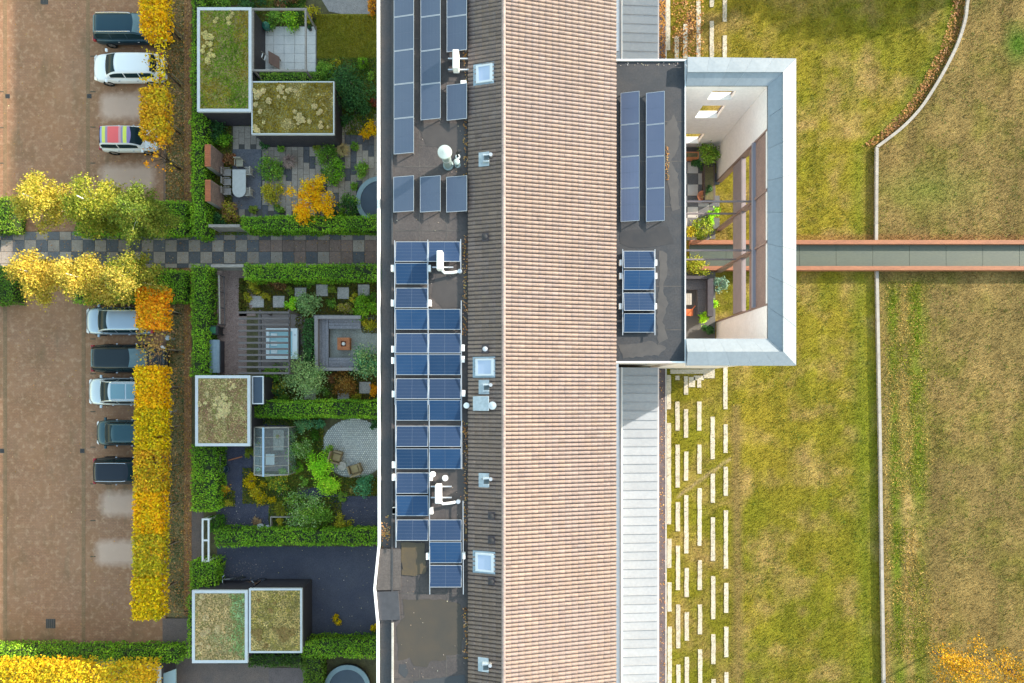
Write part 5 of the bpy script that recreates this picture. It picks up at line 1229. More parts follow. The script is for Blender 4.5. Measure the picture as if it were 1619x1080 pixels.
# cobbled round terrace
cc = P(560, 708, 0); ct = sheet('cobbled_terrace', poly=[(560+52*math.cos(t*math.pi/16), 709+47*math.sin(t*math.pi/16)) for t in range(32)], z=.01, m=mat('cobble_joint', (.34,.33,.30), rough=.95))
cb = MB(); cbc = []
for i in range(-16, 17):
    for j in range(-15, 16):
        x = i*.135+(j % 2)*.067; y = j*.125
        if (x/2.1)**2+(y/1.92)**2 > 1: continue
        an_ = random.uniform(-.4, .4); s = random.uniform(.045,.056); hh = random.uniform(.025,.045); X, Y = cc[0]+x, cc[1]+y
        c_, s_ = math.cos(an_), math.sin(an_)
        q = [(X+s*(u*c_-v*s_), Y+s*(u*s_+v*c_)) for u, v in ((-1,-1),(1,-1),(1,1),(-1,1))]; q2 = [(X+s*.75*(u*c_-v*s_), Y+s*.75*(u*s_+v*c_)) for u, v in ((-1,-1),(1,-1),(1,1),(-1,1))]
        cb.add([(a_,b_,.0) for a_,b_ in q]+[(a_,b_,hh) for a_,b_ in q2], [(4,5,6,7),(0,1,5,4),(1,2,6,5),(2,3,7,6),(3,0,4,7)])
tag(cb.build('cobbles', mat('cobble', (.80,.77,.70), (.50,.51,.50), scale=9, thr=(.4,.6), fine=14, rough=.85), ct), kind='stuff')
sheet('lounge_floor', rects=[(495,604,498,586)], z=.02, m=mat('grey_green_paving', (.32,.32,.28), (.27,.27,.24), scale=1.5, fine=14, rough=.85))

# ---------------------------------------------------------------- ground cover plants
BED = [(.05,.12,.016),(.08,.18,.02),(.15,.21,.02),(.24,.22,.03),(.20,.13,.03)]
ground_cover('ground_cover', [(303,600,-20,372)], [(303,398,8,190),(398,530,126,212),(414,503,40,116),(500,600,20,92),(484,600,-40,24),(366,420,200,345),(420,600,214,342)], 620, .10, BED, 'low mixed green plants filling the beds of the top garden')
ground_cover('ground_cover', [(326,600,440,636)], [(343,378,428,592),(378,468,492,590),(494,572,497,588),(572,604,527,560),(396,420,590,640),(394,418,467,487),(431,450,467,487),(465,485,454,474),(499,519,449,469),(533,552,453,473),(565,585,449,469),(481,500,613,633),(533,553,613,633),(567,587,603,623)], 620, .09, [(.06,.10,.012),(.11,.13,.015),(.17,.15,.02),(.16,.09,.02),(.05,.11,.02)], 'low olive green plants around the stepping stones of the hot tub garden')
ground_cover('ground_cover', [(404,530,662,770),(384,470,740,796),(425,540,786,838),(520,600,750,784),(340,372,775,800)], [(398,458,672,752),(512,600,662,754)], 640, .10, [(.04,.09,.014),(.08,.14,.016),(.16,.17,.02),(.24,.2,.025),(.05,.12,.02)], 'mixed yellow-green plants in the beds of the greenhouse garden')
ground_cover('ground_cover', [(262,291,424,960)], [], 120, .10, [(.05,.09,.03),(.08,.12,.04),(.13,.10,.04)], 'thin weeds on the verge below the path', .12)
ground_cover('ground_cover', [(262,291,0,362)], [], 130, .10, [(.10,.10,.02),(.16,.13,.03),(.2,.11,.03)], 'weeds and leaves on the verge above the path', .12)

# ---------------------------------------------------------------- shrubs, top garden
shrub(556,133,36,2.3,G_dark+[(.03,.08,.035)],'large dark blue-green shrub against the building in the top garden',.12)
shrub(520,118,18,1.2,G_mid,'small mid green shrub left of the large dark shrub')
shrub(432,26,17,1.3,G_mid,'green bush above the white deck, left'); shrub(458,30,16,1.1,G_bright+G_mid,'bright green bush above the white deck, right'); shrub(493,22,14,1.2,G_olive,'olive green bush at the top right of the white deck')
shrub(345,5,16,1.2,G_mid,'green bush above the tall green roofed shed'); shrub(396,2,22,1.4,G_dark,'dark bush at the top edge beside the green roofed shed'); shrub(450,0,18,1.2,B_leaf+G_dark,'brownish bush at the top edge above the deck'); shrub(589,10,12,1.0,O_leaf+B_leaf,'orange brown bush at the top edge by the building')
shrub(332,206,22,1.5,G_dark,'dark green shrub below the tall green roofed shed'); shrub(352,218,15,1.1,G_hedge,'bright green shrub beside the dark one below the tall shed'); shrub(414,226,11,.9,G_dark,'small dark shrub at the lower left corner of the olive roofed shed')
shrub(424,268,21,1.0,G_mid+[(.05,.15,.05)],'round leafy green plant right of the dining table'); shrub(430,304,17,1.0,G_olive+[(.3,.3,.03)],'yellow-green shrub left of the orange maple')
tree(506,329,'brilliant orange maple in the top garden',2.0,1.45,.75,O_maple,3600,.125,tr=.05,ncl=36,name='orange_maple')
shrub(518,250,19,.9,G_mid,'green bushy plant with round leaves in the patio middle, upper'); shrub(530,270,20,.9,G_bright[:2]+G_mid,'glossy green plant in the patio middle, lower'); 
tuft(544,240,13,.8,T_grass+[(.45,.25,.16)],'tan feather grass between patio shrubs'); tuft(460,258,14,.8,[(.36,.24,.19),(.45,.31,.25)],'pinkish tan grass above the orange maple')
shrub(574,166,13,1.0,G_dark,'dark shrub at the building below the large one'); shrub(591,158,9,.9,R_leaf,'dark red shrub against the building edge'); shrub(582,202,15,1.2,Y_gold,'yellow leaved shrub against the building edge')
shrub(575,268,15,.8,G_mid,'low green plants above the upper trampoline'); shrub(553,322,19,.9,G_dark+G_mid,'dark green shrub left of the upper trampoline'); shrub(520,338,14,.7,G_dark,'dark low shrub below the orange maple'); shrub(365,332,17,1.0,B_leaf+G_olive,'brown and green bush by the upper gate'); shrub(345,345,12,.9,G_dark,'dark shrub between hedge and upper gate')
shrub(362,252,11,.7,B_leaf+R_leaf,'rusty red low plant beside the upper brick wall'); shrub(548,190,10,.9,G_dark,'dark fern at the right end of the olive roofed shed'); shrub(470,214,9,1.2,G_mid+B_leaf,'climber creeping over the olive shed edge')
# hot tub garden
for i, y in enumerate((447,470,494)): tuft(335.5,y,8.5,.55,T_grass,'round straw coloured grass clump left of the rail, '+['top','middle','bottom'][i])
shrub(402,452,12,.7,G_olive,'olive clump below the lower gate'); shrub(438,450,12,.7,R_leaf+B_leaf,'rusty brown clump under the long hedge'); shrub(488,480,22,1.5,G_silver,'silvery green shrub above the sunken lounge'); shrub(463,482,12,.8,G_bright,'bright green plant left of the silvery shrub')
shrub(576,484,21,1.2,G_hedge,'leafy green shrub against the building above the lounge'); shrub(545,489,13,.6,T_grass+G_olive,'tan and olive clump above the sunken lounge'); shrub(583,512,12,.5,G_olive,'low olive planting in the corner box of the lounge')
shrub(478,597,37,2.1,G_silver+[(.10,.2,.06)],'large silver-green willow-like shrub left of the rusty bush',.10); shrub(578,573,27,1.7,G_silver+G_blue,'silvery shrub against the building right of the fire cube'); shrub(546,606,22,1.0,[(.22,.10,.02),(.34,.16,.03),(.40,.24,.05)],'rusty orange bush below the sunken lounge'); shrub(592,618,10,.6,O_leaf,'orange clump against the building above the long hedge'); shrub(428,590,14,.9,G_mid,'green shrub under the pergola end'); shrub(440,615,16,.8,G_dark+G_olive,'dark olive shrub right of the narrow store')
# greenhouse garden
shrub(482,670,15,.9,G_blue+G_silver,'blue-green shrub under the long hedge right of the greenhouse'); shrub(467,705,21,1.4,G_silver+G_mid,'grey-green shrub beside the greenhouse'); shrub(498,690,12,.5,[(.05,.13,.01),(.08,.18,.012)],'round bright green cushion beside the cobbles')
shrub(505,738,24,1.2,G_bright,'bright lime shrub left of the wicker chairs'); shrub(522,765,22,1.1,G_bright+[(.2,.42,.03)],'vivid green shrub below the wicker chairs'); shrub(574,767,17,1.0,G_blue,'blue-green round shrub right of the vivid green one'); shrub(556,773,9,.5,[(.3,.25,.05),(.4,.32,.08)],'straw yellow clump left of the blue-green shrub')
shrub(478,812,34,1.5,G_silver+G_mid,'large grey-green shrub in the lower bed'); shrub(508,818,20,1.0,G_mid,'mid green shrub right of the large grey-green one'); shrub(540,828,14,.6,G_olive,'olive low plants at the right end of the lower bed'); shrub(445,805,12,.5,[(.25,.25,.02),(.35,.33,.03)],'yellow-green edging plants at the left of the lower bed')
shrub(400,760,14,.6,Y_green,'yellow edging shrub at the left tip of the upper bed'); shrub(412,780,17,.6,Y_green+G_olive,'yellow-green rim of the upper bed'); shrub(440,765,16,.7,G_olive+G_mid,'green middle clump below the greenhouse'); shrub(350,772,14,.8,G_olive+O_leaf,'yellow and orange shrub beside the left hedge'); shrub(395,716,9,.7,[(.2,.24,.02),(.3,.33,.03)],'small yellow-green shrub left of the greenhouse'); shrub(345,712,14,.9,G_hedge,'green shrub at the lower left corner of the brown roofed shed')
shrub(590,670,9,.7,G_dark,'dark plant at the upper right of the cobbles'); shrub(520,716,11,.8,G_mid,'green plant between lime shrub and cobbles')
shrub(533,981,8,.4,Y_green,'small yellow-green plant on the dark yard'); shrub(592,992,7,.5,Y_green,'tiny yellow-green plant at the building foot'); shrub(340,905,14,1.3,G_hedge,'green shrub behind the bicycle')

# smaller bedding plants that fill the beds
def bedding(spots, labels, group):
    for (x, y, s_, pl, h_), l_ in zip(spots, labels): shrub(x, y, s_, h_, pl, l_, .085, name='bedding_plant', group=group)
LM = [(.20,.30,.03),(.30,.36,.04),(.42,.42,.06)]
bedding([(508,105,9,G_mid,.6),(532,100,8,G_olive,.5),(575,98,10,G_hedge,.7),(588,120,8,G_mid,.6),(505,296,8,G_olive,.5),(445,236,7,G_mid,.5),(500,232,8,LM,.5),(560,232,8,G_mid,.5),(558,295,9,G_mid,.5),(400,333,8,LM,.4),(440,330,8,G_mid,.5),(542,338,9,G_hedge,.6)], ['small green plant below the right corner of the white deck','olive plant at the lower edge of the top lawn, middle','bright plant at the lower right corner of the top lawn','green plant by the building between lawn and large dark shrub','olive plant at the upper right of the orange maple','small plant under the olive shed, left part','lime plant under the olive shed, right part','green plant right of the tan feather grass','green plant left of the upper trampoline rim','lime plant at the lower right corner of the dining terrace','green plant between dining terrace and orange maple','bright plant where the long hedge meets the dark shrub by the trampoline'], 'bedding plants of the top garden')
bedding([(420,466,8,G_olive,.4),(455,460,8,LM,.4),(492,448,8,G_mid,.4),(525,455,8,LM,.4),(560,470,8,G_olive,.4),(525,478,9,G_mid,.5),(590,470,8,G_mid,.5),(390,470,8,G_olive,.4),(445,628,9,G_mid,.5),(510,622,9,G_mid,.5),(525,600,9,B_leaf,.5),(562,625,8,G_olive,.4)], ['olive plant above the first stepping stone','lime plant between second and third stepping stones','green plant above the silvery shrub under the hedge','lime plant between fourth and fifth stepping stones','olive plant below the fifth stepping stone','green plant right of the silvery shrub','green plant right of the last stepping stone by the building','olive plant at the edge of the bark path above the pergola','green plant right of the dark olive shrub above the long hedge','green plant between the two lower stepping stones','rusty plant left of the rusty orange bush','olive plant between the two rightmost lower stepping stones'], 'bedding plants of the hot tub garden')
bedding([(425,755,8,LM,.4),(450,745,9,G_mid,.5),(470,740,9,G_hedge,.6),(480,760,8,G_mid,.5),(490,715,9,G_mid,.6),(505,670,9,G_blue,.5),(455,790,7,LM,.35),(430,790,7,Y_green,.35),(463,792,8,LM,.4),(440,825,8,G_olive,.4),(495,835,8,G_mid,.4),(540,785,8,G_mid,.5),(360,795,8,G_olive,.5)], ['lime plant at the lower left corner of the greenhouse','green plant at the lower edge of the greenhouse, middle','bright plant at the lower right corner of the greenhouse','green plant left of the vivid green shrub','green plant right of the grey-green shrub by the greenhouse','blue-green plant above the round bright cushion','lime plant at the lower rim of the upper bed','yellow plant at the left tip of the lower rim of the upper bed','lime plant at the right end of the upper bed rim','olive plant inside the wooden raised bed frame','green plant at the foot of the large grey-green shrub','green plant below the vivid green shrub at the path','olive plant at the lower end of the left hedge'], 'bedding plants of the greenhouse garden')
# ================================================================ GARDEN OBJECTS
M_gwood = mat('weathered_wood', (.33,.29,.26), (.25,.22,.20), scale=4, fine=14, rough=.85, stretch=(.5,4,1))
M_dwood = mat('dark_wood', (.15,.125,.12), (.11,.095,.095), scale=4, fine=14, rough=.8, stretch=(.5,4,1))
M_lwood = mat('pale_wood', (.42,.37,.31), (.35,.30,.25), scale=4, fine=12, rough=.8)
M_terra = mat('terracotta', (.50,.18,.085), (.42,.15,.07), scale=4, rough=.8)
M_corten = mat('rusty_steel', (.50,.18,.07), (.38,.13,.055), scale=3, fine=12, rough=.8)
M_brk = mat('red_brick', (.26,.17,.135), (.21,.14,.115), scale=6, fine=16, finek=.3, rough=.9, rnd=.2)
M_mort = mat('mortar', (.30,.27,.24), rough=.95)
# steel frame pergola round the deck
r = thing('deck_pergola', P(440, 62, 0), 'grey beam frame standing over the white deck beside the tall shed', 'pergola')
z = 2.4; xs = (400, 483); ys = (14, 111)
for nm, (x0, y0, x1, y1) in (('beam',(398,14,485,14)),('beam',(483,14,483,111)),('beam',(398,111,485,111)),('beam',(399.5,16,399.5,110))):
    a = P(x0,y0,z); b = P(x1,y1,z); MB().bar((a[0],a[1],z-.06), (b[0],b[1],z-.06+ (.002 if x0==x1 else 0)), .11, .12).build(nm, M_gwood, r)
for x, y in ((483,15),(483,110),(400,110)):
    a = P(x,y,z); MB().box(a[0]-.05,a[0]+.05,a[1]-.05,a[1]+.05,0,z-.12).build('post', M_gwood, r)
a = P(400.5,15,2.2); b = P(400.5,111,2.2); MB().box(a[0]-.03,a[0]+.02,b[1],a[1],0,2.2).build('screen', M_dark, r)
# kamado grill
q = P(425,48,.13); r = thing('kettle_grill', (q[0],q[1],.13), 'small green egg shaped grill on the corner of the white deck', 'grill'); gg = mat('green_enamel', (.03,.14,.10), (.04,.18,.13), scale=4, rough=.25)
MB().lathe((q[0],q[1],.13), [(.12,.12),(.22,.25),(.26,.42),(.26,.5)], 18).build('bowl', gg, r, smooth=True); MB().lathe((q[0],q[1],.13), [(.265,.5),(.25,.62),(.18,.74),(.06,.80),(.05,.86)], 18).build('lid', gg, r, smooth=True)
for t in range(3): MB().tube([(q[0]+.18*math.cos(t*2.1),q[1]+.18*math.sin(t*2.1),.13),(q[0]+.14*math.cos(t*2.1),q[1]+.14*math.sin(t*2.1),.4)], .02, 6).build('leg', M_black, r)
MB().box(q[0]-.45,q[0]-.27,q[1]-.15,q[1]+.15,.62,.65).build('side_shelf', M_lwood, r)
q = P(491,47,.13); r = thing('plant_pot', (q[0],q[1],.13), 'small dark pot on the upper right corner of the white deck', 'pot'); MB().lathe((q[0],q[1],.13), [(.10,0),(.14,.25),(.15,.28),(.12,.28),(.11,.2)], 14).build('pot', M_black, r); leaves('plant', np.array((q[0],q[1],.45))+RNG.normal(size=(60,3))*.06, .06, G_dark, r)
# deck chair: brown fabric with white slatted back
q = P(432,95,.5); r = thing('deck_chair', (q[0],q[1],.13), 'deck chair with brown seat and white slatted rest on the white deck', 'chair')
def pz(x,y,z): return (*P(x,y,z)[:2], z)
MB().add([pz(424,80,.75),pz(442,90,.55),pz(442,110,.50),pz(425,100,.70),pz(424,80,.70),pz(442,90,.50),pz(442,110,.45),pz(425,100,.65)], [(0,3,2,1),(4,5,6,7),(0,1,5,4),(1,2,6,5),(2,3,7,6),(3,0,4,7)]).build('seat', mat('brown_fabric', (.22,.13,.10), (.19,.11,.085), scale=6, rough=.9), r)
for k in range(5):
    t = k/4; a = pz(402+18*t,74+14*t,1.15-.35*t); b = pz(400+18*t,79+16*t,1.15-.35*t); MB().bar(a, b, .07, .03).build('slat', M_wp, r)
for a, b in ((pz(401,73,1.18),pz(424,89,.6)),(pz(399,80,1.18),pz(420,97,.6))): MB().bar(a, b, .03, .05).build('side_rail', M_lwood, r)
for x, y in ((425,83),(441,92),(441,108),(426,99)):
    a = pz(x,y,.5); MB().box(a[0]-.025,a[0]+.025,a[1]-.025,a[1]+.025,.13,.5).build('leg', M_lwood, r)
# brick garden walls (two free-standing piers)
def brickwall(px0, px1, py0, py1, z, label):
    a = P(px0,py0,z); b = P(px1,py1,z); x0,x1,y0,y1 = a[0],b[0],b[1],a[1]
    r = thing('brick_wall', ((x0+x1)/2,(y0+y1)/2,0), label, 'wall', 'free-standing brick walls by the dining table')
    MB().box(x0+.012,x1-.012,y0+.012,y1-.012,0,z-.09).build('mortar_core', M_mort, r)
    bh = .075; L_ = .24
    me = {}
    for c in range(int(z/bh)):
        zz = c*bh; off = (c % 2)*L_/2; yy = y0-off
        while yy < y1-.03:
            ya_, yb_ = max(yy, y0), min(yy+L_-.012, y1)
            if yb_-ya_ > .05:
                k = (round(yb_-ya_,3));
                if k not in me: me[k] = MB().cbox(0,.03,0,yb_-ya_,0,bh-.012,.003).mesh('brick', M_brk)
                clone('brick', me[k], r, (x1-.018-wl(r)[0], ya_-wl(r)[1], zz))
            yy += L_
    n = int((y1-y0)/.11); wd = (y1-y0)/n
    cm_ = MB().cbox(x0,x1,0,wd-.01,z-.085,z,.006).mesh('coping_brick', mat('orange_brick', (.46,.14,.06),(.38,.12,.055), scale=6, rough=.85, rnd=.12), (wl(r)[0],0,0))
    for i in range(n): clone('coping_brick', cm_, r, (0, y0+i*wd-wl(r)[1], 0))
brickwall(323.5,333,228,263,2.1,'upper brick wall with orange brick coping beside the dining table')
brickwall(324,333,284,318,2.1,'lower brick wall with orange brick coping beside the dining table')
# dining table and chairs
q = P(378,291,.75); r = thing('dining_table', (q[0],q[1],0), 'long pale table with rounded lower end on the dark terrace', 'table')
pts = [P(x,y,.75)[:2] for x,y in [(367.5,268),(388.5,268),(388.5,301)]+[(378+10.5*math.cos(t*math.pi/8),301+11*math.sin(t*math.pi/8)) for t in range(1,8)]+[(367.5,301)]]
MB().prism(pts,.70,.75).build('tabletop', mat('table_top', (.50,.49,.46),(.44,.43,.40), scale=4, rough=.6), r)
for x, y in ((370,271),(386,271),(371,303),(385,303)): a = P(x,y,0); MB().box(q[0]+(x-378)/26-.03,q[0]+(x-378)/26+.03,q[1]-(y-291)/26-.03,q[1]-(y-291)/26+.03,0,.70).build('leg', M_lwood, r)
def chair(px, py, rz, label, m=M_lwood, name='garden_chair', s=1.0, group='chairs round the dining table'):
    q = P(px,py,.45); r = thing(name, (q[0],q[1],.036), label, 'chair', group, rz=rz)
    MB().box(-.23*s,.23*s,-.22*s,.22*s,.42,.46).build('seat', m, r, local=True, bevel=.01)
    for i in range(4): MB().box(.20*s,.24*s,(-.2+i*.115)*s,(-.145+i*.115)*s,.46,.86).build('back_slat', m, r, local=True)
    MB().box(.195*s,.245*s,-.22*s,.22*s,.86,.92).build('back_rail', m, r, local=True)
    for sx in (-1,1):
        MB().box(-.22*s,.2*s,sx*.235*s-.02,sx*.235*s+.02,.62,.65).build('armrest', m, r, local=True)
        for sy in (-.2,.2): MB().box(sy*s-.02,sy*s+.02,sx*.21*s-.02,sx*.21*s+.02,0,.42).build('leg', m, r, local=True)
chair(394,272,0,'pale chair at the upper right side of the dining table'); chair(394,305,0,'pale chair at the lower right side of the dining table'); chair(379,258,math.pi/2,'pale chair at the head of the dining table', mat('tan_canvas', (.42,.38,.28),(.36,.32,.24), scale=5, rough=.85))
chair(360,273,math.pi,'brown chair at the upper left side of the dining table', M_gwood); chair(360,288,math.pi,'brown chair at the middle left side of the dining table', M_gwood); chair(360,303,math.pi,'brown chair at the lower left side of the dining table', M_gwood)
# trampolines
M_mat = mat('jump_mat', (.06,.085,.12),(.05,.072,.10), scale=2, rough=.7); M_pad = mat('trampoline_pad', (.24,.33,.36),(.20,.28,.31), scale=2, rough=.6)
def tramp(px, py, rpx, z, label):
    q = P(px,py,z); R_ = rpx*(H-z)/F; r = thing('trampoline', (q[0],q[1],0), label, 'trampoline', 'round trampolines')
    MB().lathe((q[0],q[1],0), [(R_,.0),(R_,z-.04)], 36).build('frame', M_dark, r)
    ring = MB(); n = 40; vs = []; 
    for k in range(n):
        t = 2*math.pi*k/n
        for rr, zz in ((R_+.03,z-.05),(R_+.02,z),(R_-.28,z+.01),(R_-.28,z-.03)): vs.append((q[0]+rr*math.cos(t), q[1]+rr*math.sin(t), zz))
    ring.add(vs, [(k*4+j, ((k+1)%n)*4+j, ((k+1)%n)*4+j+1, k*4+j+1) for k in range(n) for j in range(3)]).build('edge_pad', M_pad, r)
    MB().lathe((q[0],q[1],z-.03), [(R_-.285,-.005),(R_-.29,.005),(.01,.003)], 36).build('jump_mat', M_mat, r)
tramp(601,317,38,.35,'trampoline partly hidden under the building edge in the top garden'); tramp(549,1088,36,.35,'trampoline at the bottom edge beside the building')
# gates
def gate(x0, x1, y, label, dy):
    c = P((x0+x1)/2,y,0); r = thing('garden_gate', (c[0],c[1],0), label, 'gate', 'wooden gates at the chequered path')
    a = P(x0,y,1.5); b = P(x1,y,1.5)
    for x in (a[0],b[0]): MB().box(x-.06,x+.06,a[1]-.06,a[1]+.06,0,1.6).build('post', M_gwood, r)
    n = int((b[0]-a[0]-.14)/.13)
    for i in range(n): x = a[0]+.08+i*.13; MB().box(x,x+.11,a[1]-.015,a[1]+.015,.08,1.45).build('board', M_gwood, r)
    for z in (.3,1.2): MB().box(a[0]+.07,b[0]-.07,a[1]+.016*(1 if dy>0 else -1)-.02,a[1]+.016*(1 if dy>0 else -1)+.02,z,z+.08).build('rail', M_lwood, r)
    MB().box(a[0]-.1,b[0]+.1,a[1]-.09,a[1]+.09,1.6,1.67).build('lintel', M_gwood, r)
gate(334,378,358,'weathered wooden gate into the top garden',1); gate(338,384,421,'weathered wooden gate into the hot tub garden',-1)
# rail fence, bin, covered bench
r = thing('rail_fence', P(347,472,0), 'thin pale rail fence beside the straw grass clumps', 'fence'); a = P(346,435,.9); b = P(347.5,512,.9)
MB().bar((a[0],a[1],.88),(b[0],b[1],.88),.08,.04).build('rail', M_lwood, r); MB().bar((a[0]+.16,a[1],.5),(b[0]+.16,b[1],.5),.05,.06).build('rail', M_dwood, r)
for t in (0,.33,.66,1): p = Vector(a).lerp(Vector(b),t); MB().box(p.x-.03,p.x+.03,p.y-.03,p.y+.03,0,.858).build('post', M_dwood, r)
q = P(337,522,1.05); r = thing('wheelie_bin', (q[0],q[1],0), 'dark wheelie bin with green lid beside the hedge', 'bin'); gl_ = mat('green_plastic', (.025,.13,.065),(.035,.17,.085), scale=5, rough=.45)
MB().add([(q[0]-.2,q[1]-.22,0.05),(q[0]+.2,q[1]-.22,.05),(q[0]+.2,q[1]+.22,.05),(q[0]-.2,q[1]+.22,.05),(q[0]-.28,q[1]-.29,1.0),(q[0]+.28,q[1]-.29,1.0),(q[0]+.28,q[1]+.29,1.0),(q[0]-.28,q[1]+.29,1.0)], [(0,3,2,1),(4,5,6,7),(0,1,5,4),(1,2,6,5),(2,3,7,6),(3,0,4,7)]).build('bin_body', M_black, r)
MB().cbox(q[0]-.3,q[0]+.3,q[1]-.31,q[1]+.31,1.001,1.08,.05).build('lid', M_black, r); MB().cbox(q[0]-.2,q[0]+.18,q[1]-.22,q[1]+.22,1.081,1.12,.03).build('lid_panel', gl_, r); MB().tube([(q[0]+.32,q[1]-.2,1.0),(q[0]+.32,q[1]+.2,1.0)],.02,6).build('handle', M_black, r)
for s in (-1,1): MB().tube([(q[0]+.22,q[1]+s*.2,.1),(q[0]+.22,q[1]+s*.26,.1)],.1,12).build('wheel', M_tyre, r)
q = P(339,563,.9); r = thing('covered_grill', (q[0],q[1],0), 'long blue-grey covered cabinet with rounded lid beside the hedge', 'cabinet'); bc = mat('blue_grey_cover', (.24,.31,.37),(.20,.27,.32), scale=3, fine=8, finek=.1, rough=.5)
MB().box(q[0]-.30,q[0]+.30,q[1]-1.02,q[1]+1.0,.06,.85).build('cabinet', M_dark, r)
for s in (-1,1): MB().tube([(q[0]-.2,q[1]+s*.85-.05,.1),(q[0]-.2,q[1]+s*.85+.05,.1)],.1,12).build('wheel', M_tyre, r)
pr = [(-.36,.0),(-.33,.10),(-.22,.17),(0,.2),(.2,.17),(.31,.08),(.34,0)]; V = [(q[0]+u,q[1]-1.08,.851+v) for u,v in pr]+[(q[0]+u,q[1]+1.04,.851+v) for u,v in pr]
MB().add(V, [(i,i+7,i+8,i+1) for i in range(6)]+[tuple(range(7)),tuple(range(7,14))[::-1]]).build('lid', bc, r); MB().tube([(q[0]+.40,q[1]-.8,.9),(q[0]+.40,q[1]+.8,.9)],.025,6).build('handle', M_black, r)
# slatted pergola over the hot tub
r = thing('slatted_pergola', P(420,540,0), 'dark slatted pergola over the hot tub', 'pergola'); z = 2.3
for i in range(11):
    y = 494+i*9.6; x1 = 457 if True else 0; a = P(377,y,z); b = P(457,y,z); MB().box(a[0],b[0],a[1]-.06,a[1]+.06,z-.16,z).build('slat', M_dwood, r)
for x in (411,457):
    a = P(x,490,z-.17); b = P(x,592,z-.17); MB().box(a[0]-.05,a[0]+.05,b[1],a[1],z-.34,z-.161).build('beam', M_dwood, r)
for x in (411,457):
    for y in (492,590): a = P(x,y,z-.17); MB().box(a[0]-.05,a[0]+.05,a[1]-.05,a[1]+.05,0,z-.34).build('post', M_dwood, r)
sheet('pergola_deck', rects=[(408,482,497,585)], z=.06, m=mat('brown_decking', (.24,.19,.17),(.19,.15,.14), scale=3, fine=14, rough=.8, stretch=(.4,5,1)), t=.08)
# hot tub
q = P(445,543,.85); a = P(420.5,519,.85); b = P(470,567.5,.85); x0,x1,y0,y1 = a[0],b[0],b[1],a[1]; r = thing('hot_tub', (q[0],q[1],.06), 'square white hot tub with pale blue water under the pergola', 'hot tub'); M_tub = mat('tub_acrylic', (.74,.82,.86), rough=.2, spec=.6)
MB().box(x0+.03,x1-.03,y0+.03,y1-.03,.06,.55).build('skirt', M_dwood, r)
rim = .20; f = MB(); f.box(x0,x1,y0,y0+rim,.55,.85); f.box(x0,x1,y1-rim,y1,.55,.85); f.box(x0,x0+rim,y0+rim,y1-rim,.55,.85); f.box(x1-rim*1.6,x1,y0+rim,y1-rim,.55,.85); f.build('rim', M_tub, r)
MB().box(x0+rim,x1-rim*1.6,y0+rim,y1-rim,.55,.74).build('water', mat('tub_water', (.34,.58,.66),(.40,.64,.70), scale=2, rough=.05, spec=.6), r)
for k in range(3): MB().box(x0+rim+.1,x0+rim+.5,y0+.35+k*.5,y0+.65+k*.5,.745,.80).build('headrest', M_tub, r)
for k in range(2): MB().lathe((x1-.15,y0+.35+k*1.2,.851),[(.07,0),(.07,.03),(.03,.04)],12).build('control_knob', M_alu, r)
# sunken lounge with U-shaped bench, fire cube
r = thing('lounge_bench', P(530,543,0), 'grey built-in U shaped bench of the sunken lounge', 'bench'); M_gr = mat('grey_boards', (.26,.245,.265),(.22,.21,.23), scale=3, fine=14, rough=.8, stretch=(1,1,1)); M_gr2 = mat('grey_backrest', (.32,.285,.285),(.27,.24,.245), scale=3, rough=.8)
def pb(x0,x1,y0,y1,z0,z1,nm,m): MB().pbox(x0,x1,y0,y1,z0,z1).build(nm, m, r)
pb(497,502.5,499,586,0,.85,'backrest',M_gr2); pb(503,570,499,504,0,.85,'backrest',M_gr2); pb(503,566,581,586,0,.85,'backrest',M_gr2)
for i in range(3): pb(503.4+i*5.4,508.5+i*5.4,504.6,580.6,.36,.45,'seat_board',M_gr)
for i in range(3): pb(520,570,504.8+i*5.1,509.6+i*5.1,.362,.452,'seat_board',M_gr)
for i in range(3): pb(520,565,565.6+i*5,570.3+i*5,.362,.452,'seat_board',M_gr)
pb(504,519,505.5,580,0,.358,'bench_base',M_dark); pb(519.6,569,505.5,519,0,.358,'bench_base',M_dark); pb(519.6,564,567,579,0,.358,'bench_base',M_dark)
q = P(543,543.5,.5); r = thing('fire_cube', (q[0],q[1],.02), 'rusty orange steel fire cube in the middle of the sunken lounge', 'fire pit'); s = .40
f = MB(); f.box(q[0]-s,q[0]+s,q[1]-s,q[1]-s*.45,.02,.5); f.box(q[0]-s,q[0]+s,q[1]+s*.45,q[1]+s,.02,.5); f.box(q[0]-s,q[0]-s*.45,q[1]-s*.45,q[1]+s*.45,.02,.5); f.box(q[0]+s*.45,q[0]+s,q[1]-s*.45,q[1]+s*.45,.02,.5); f.build('shell', M_corten, r)
MB().box(q[0]-s*.45,q[0]+s*.45,q[1]-s*.45,q[1]+s*.45,.02,.42).build('fire_bowl', mat('rust_dark', (.18,.06,.03), rough=.9), r); MB().lathe((q[0],q[1],.42),[(.10,0),(.12,.05),(.07,.1)],10).build('white_stone', mat('ash_white', (.7,.68,.64), rough=.9), r)
# stepping stones
ssr = sheet('stepping_stones', rects=[(394,403,472,482)], z=.03, m=mat('step_stone', (.50,.45,.41),(.43,.39,.35), scale=3, fine=14, rough=.85))
for x, y in ((408,477),(440.5,477),(475,464),(509,459),(542.5,463.5),(575,459),(490,623),(543,623),(577,613)):
    MB().pbox(x-9,x+9,y-9,y+9,-.03,.035+random.uniform(0,.01)).build('stepping_stone', MATS['step_stone'], ssr)
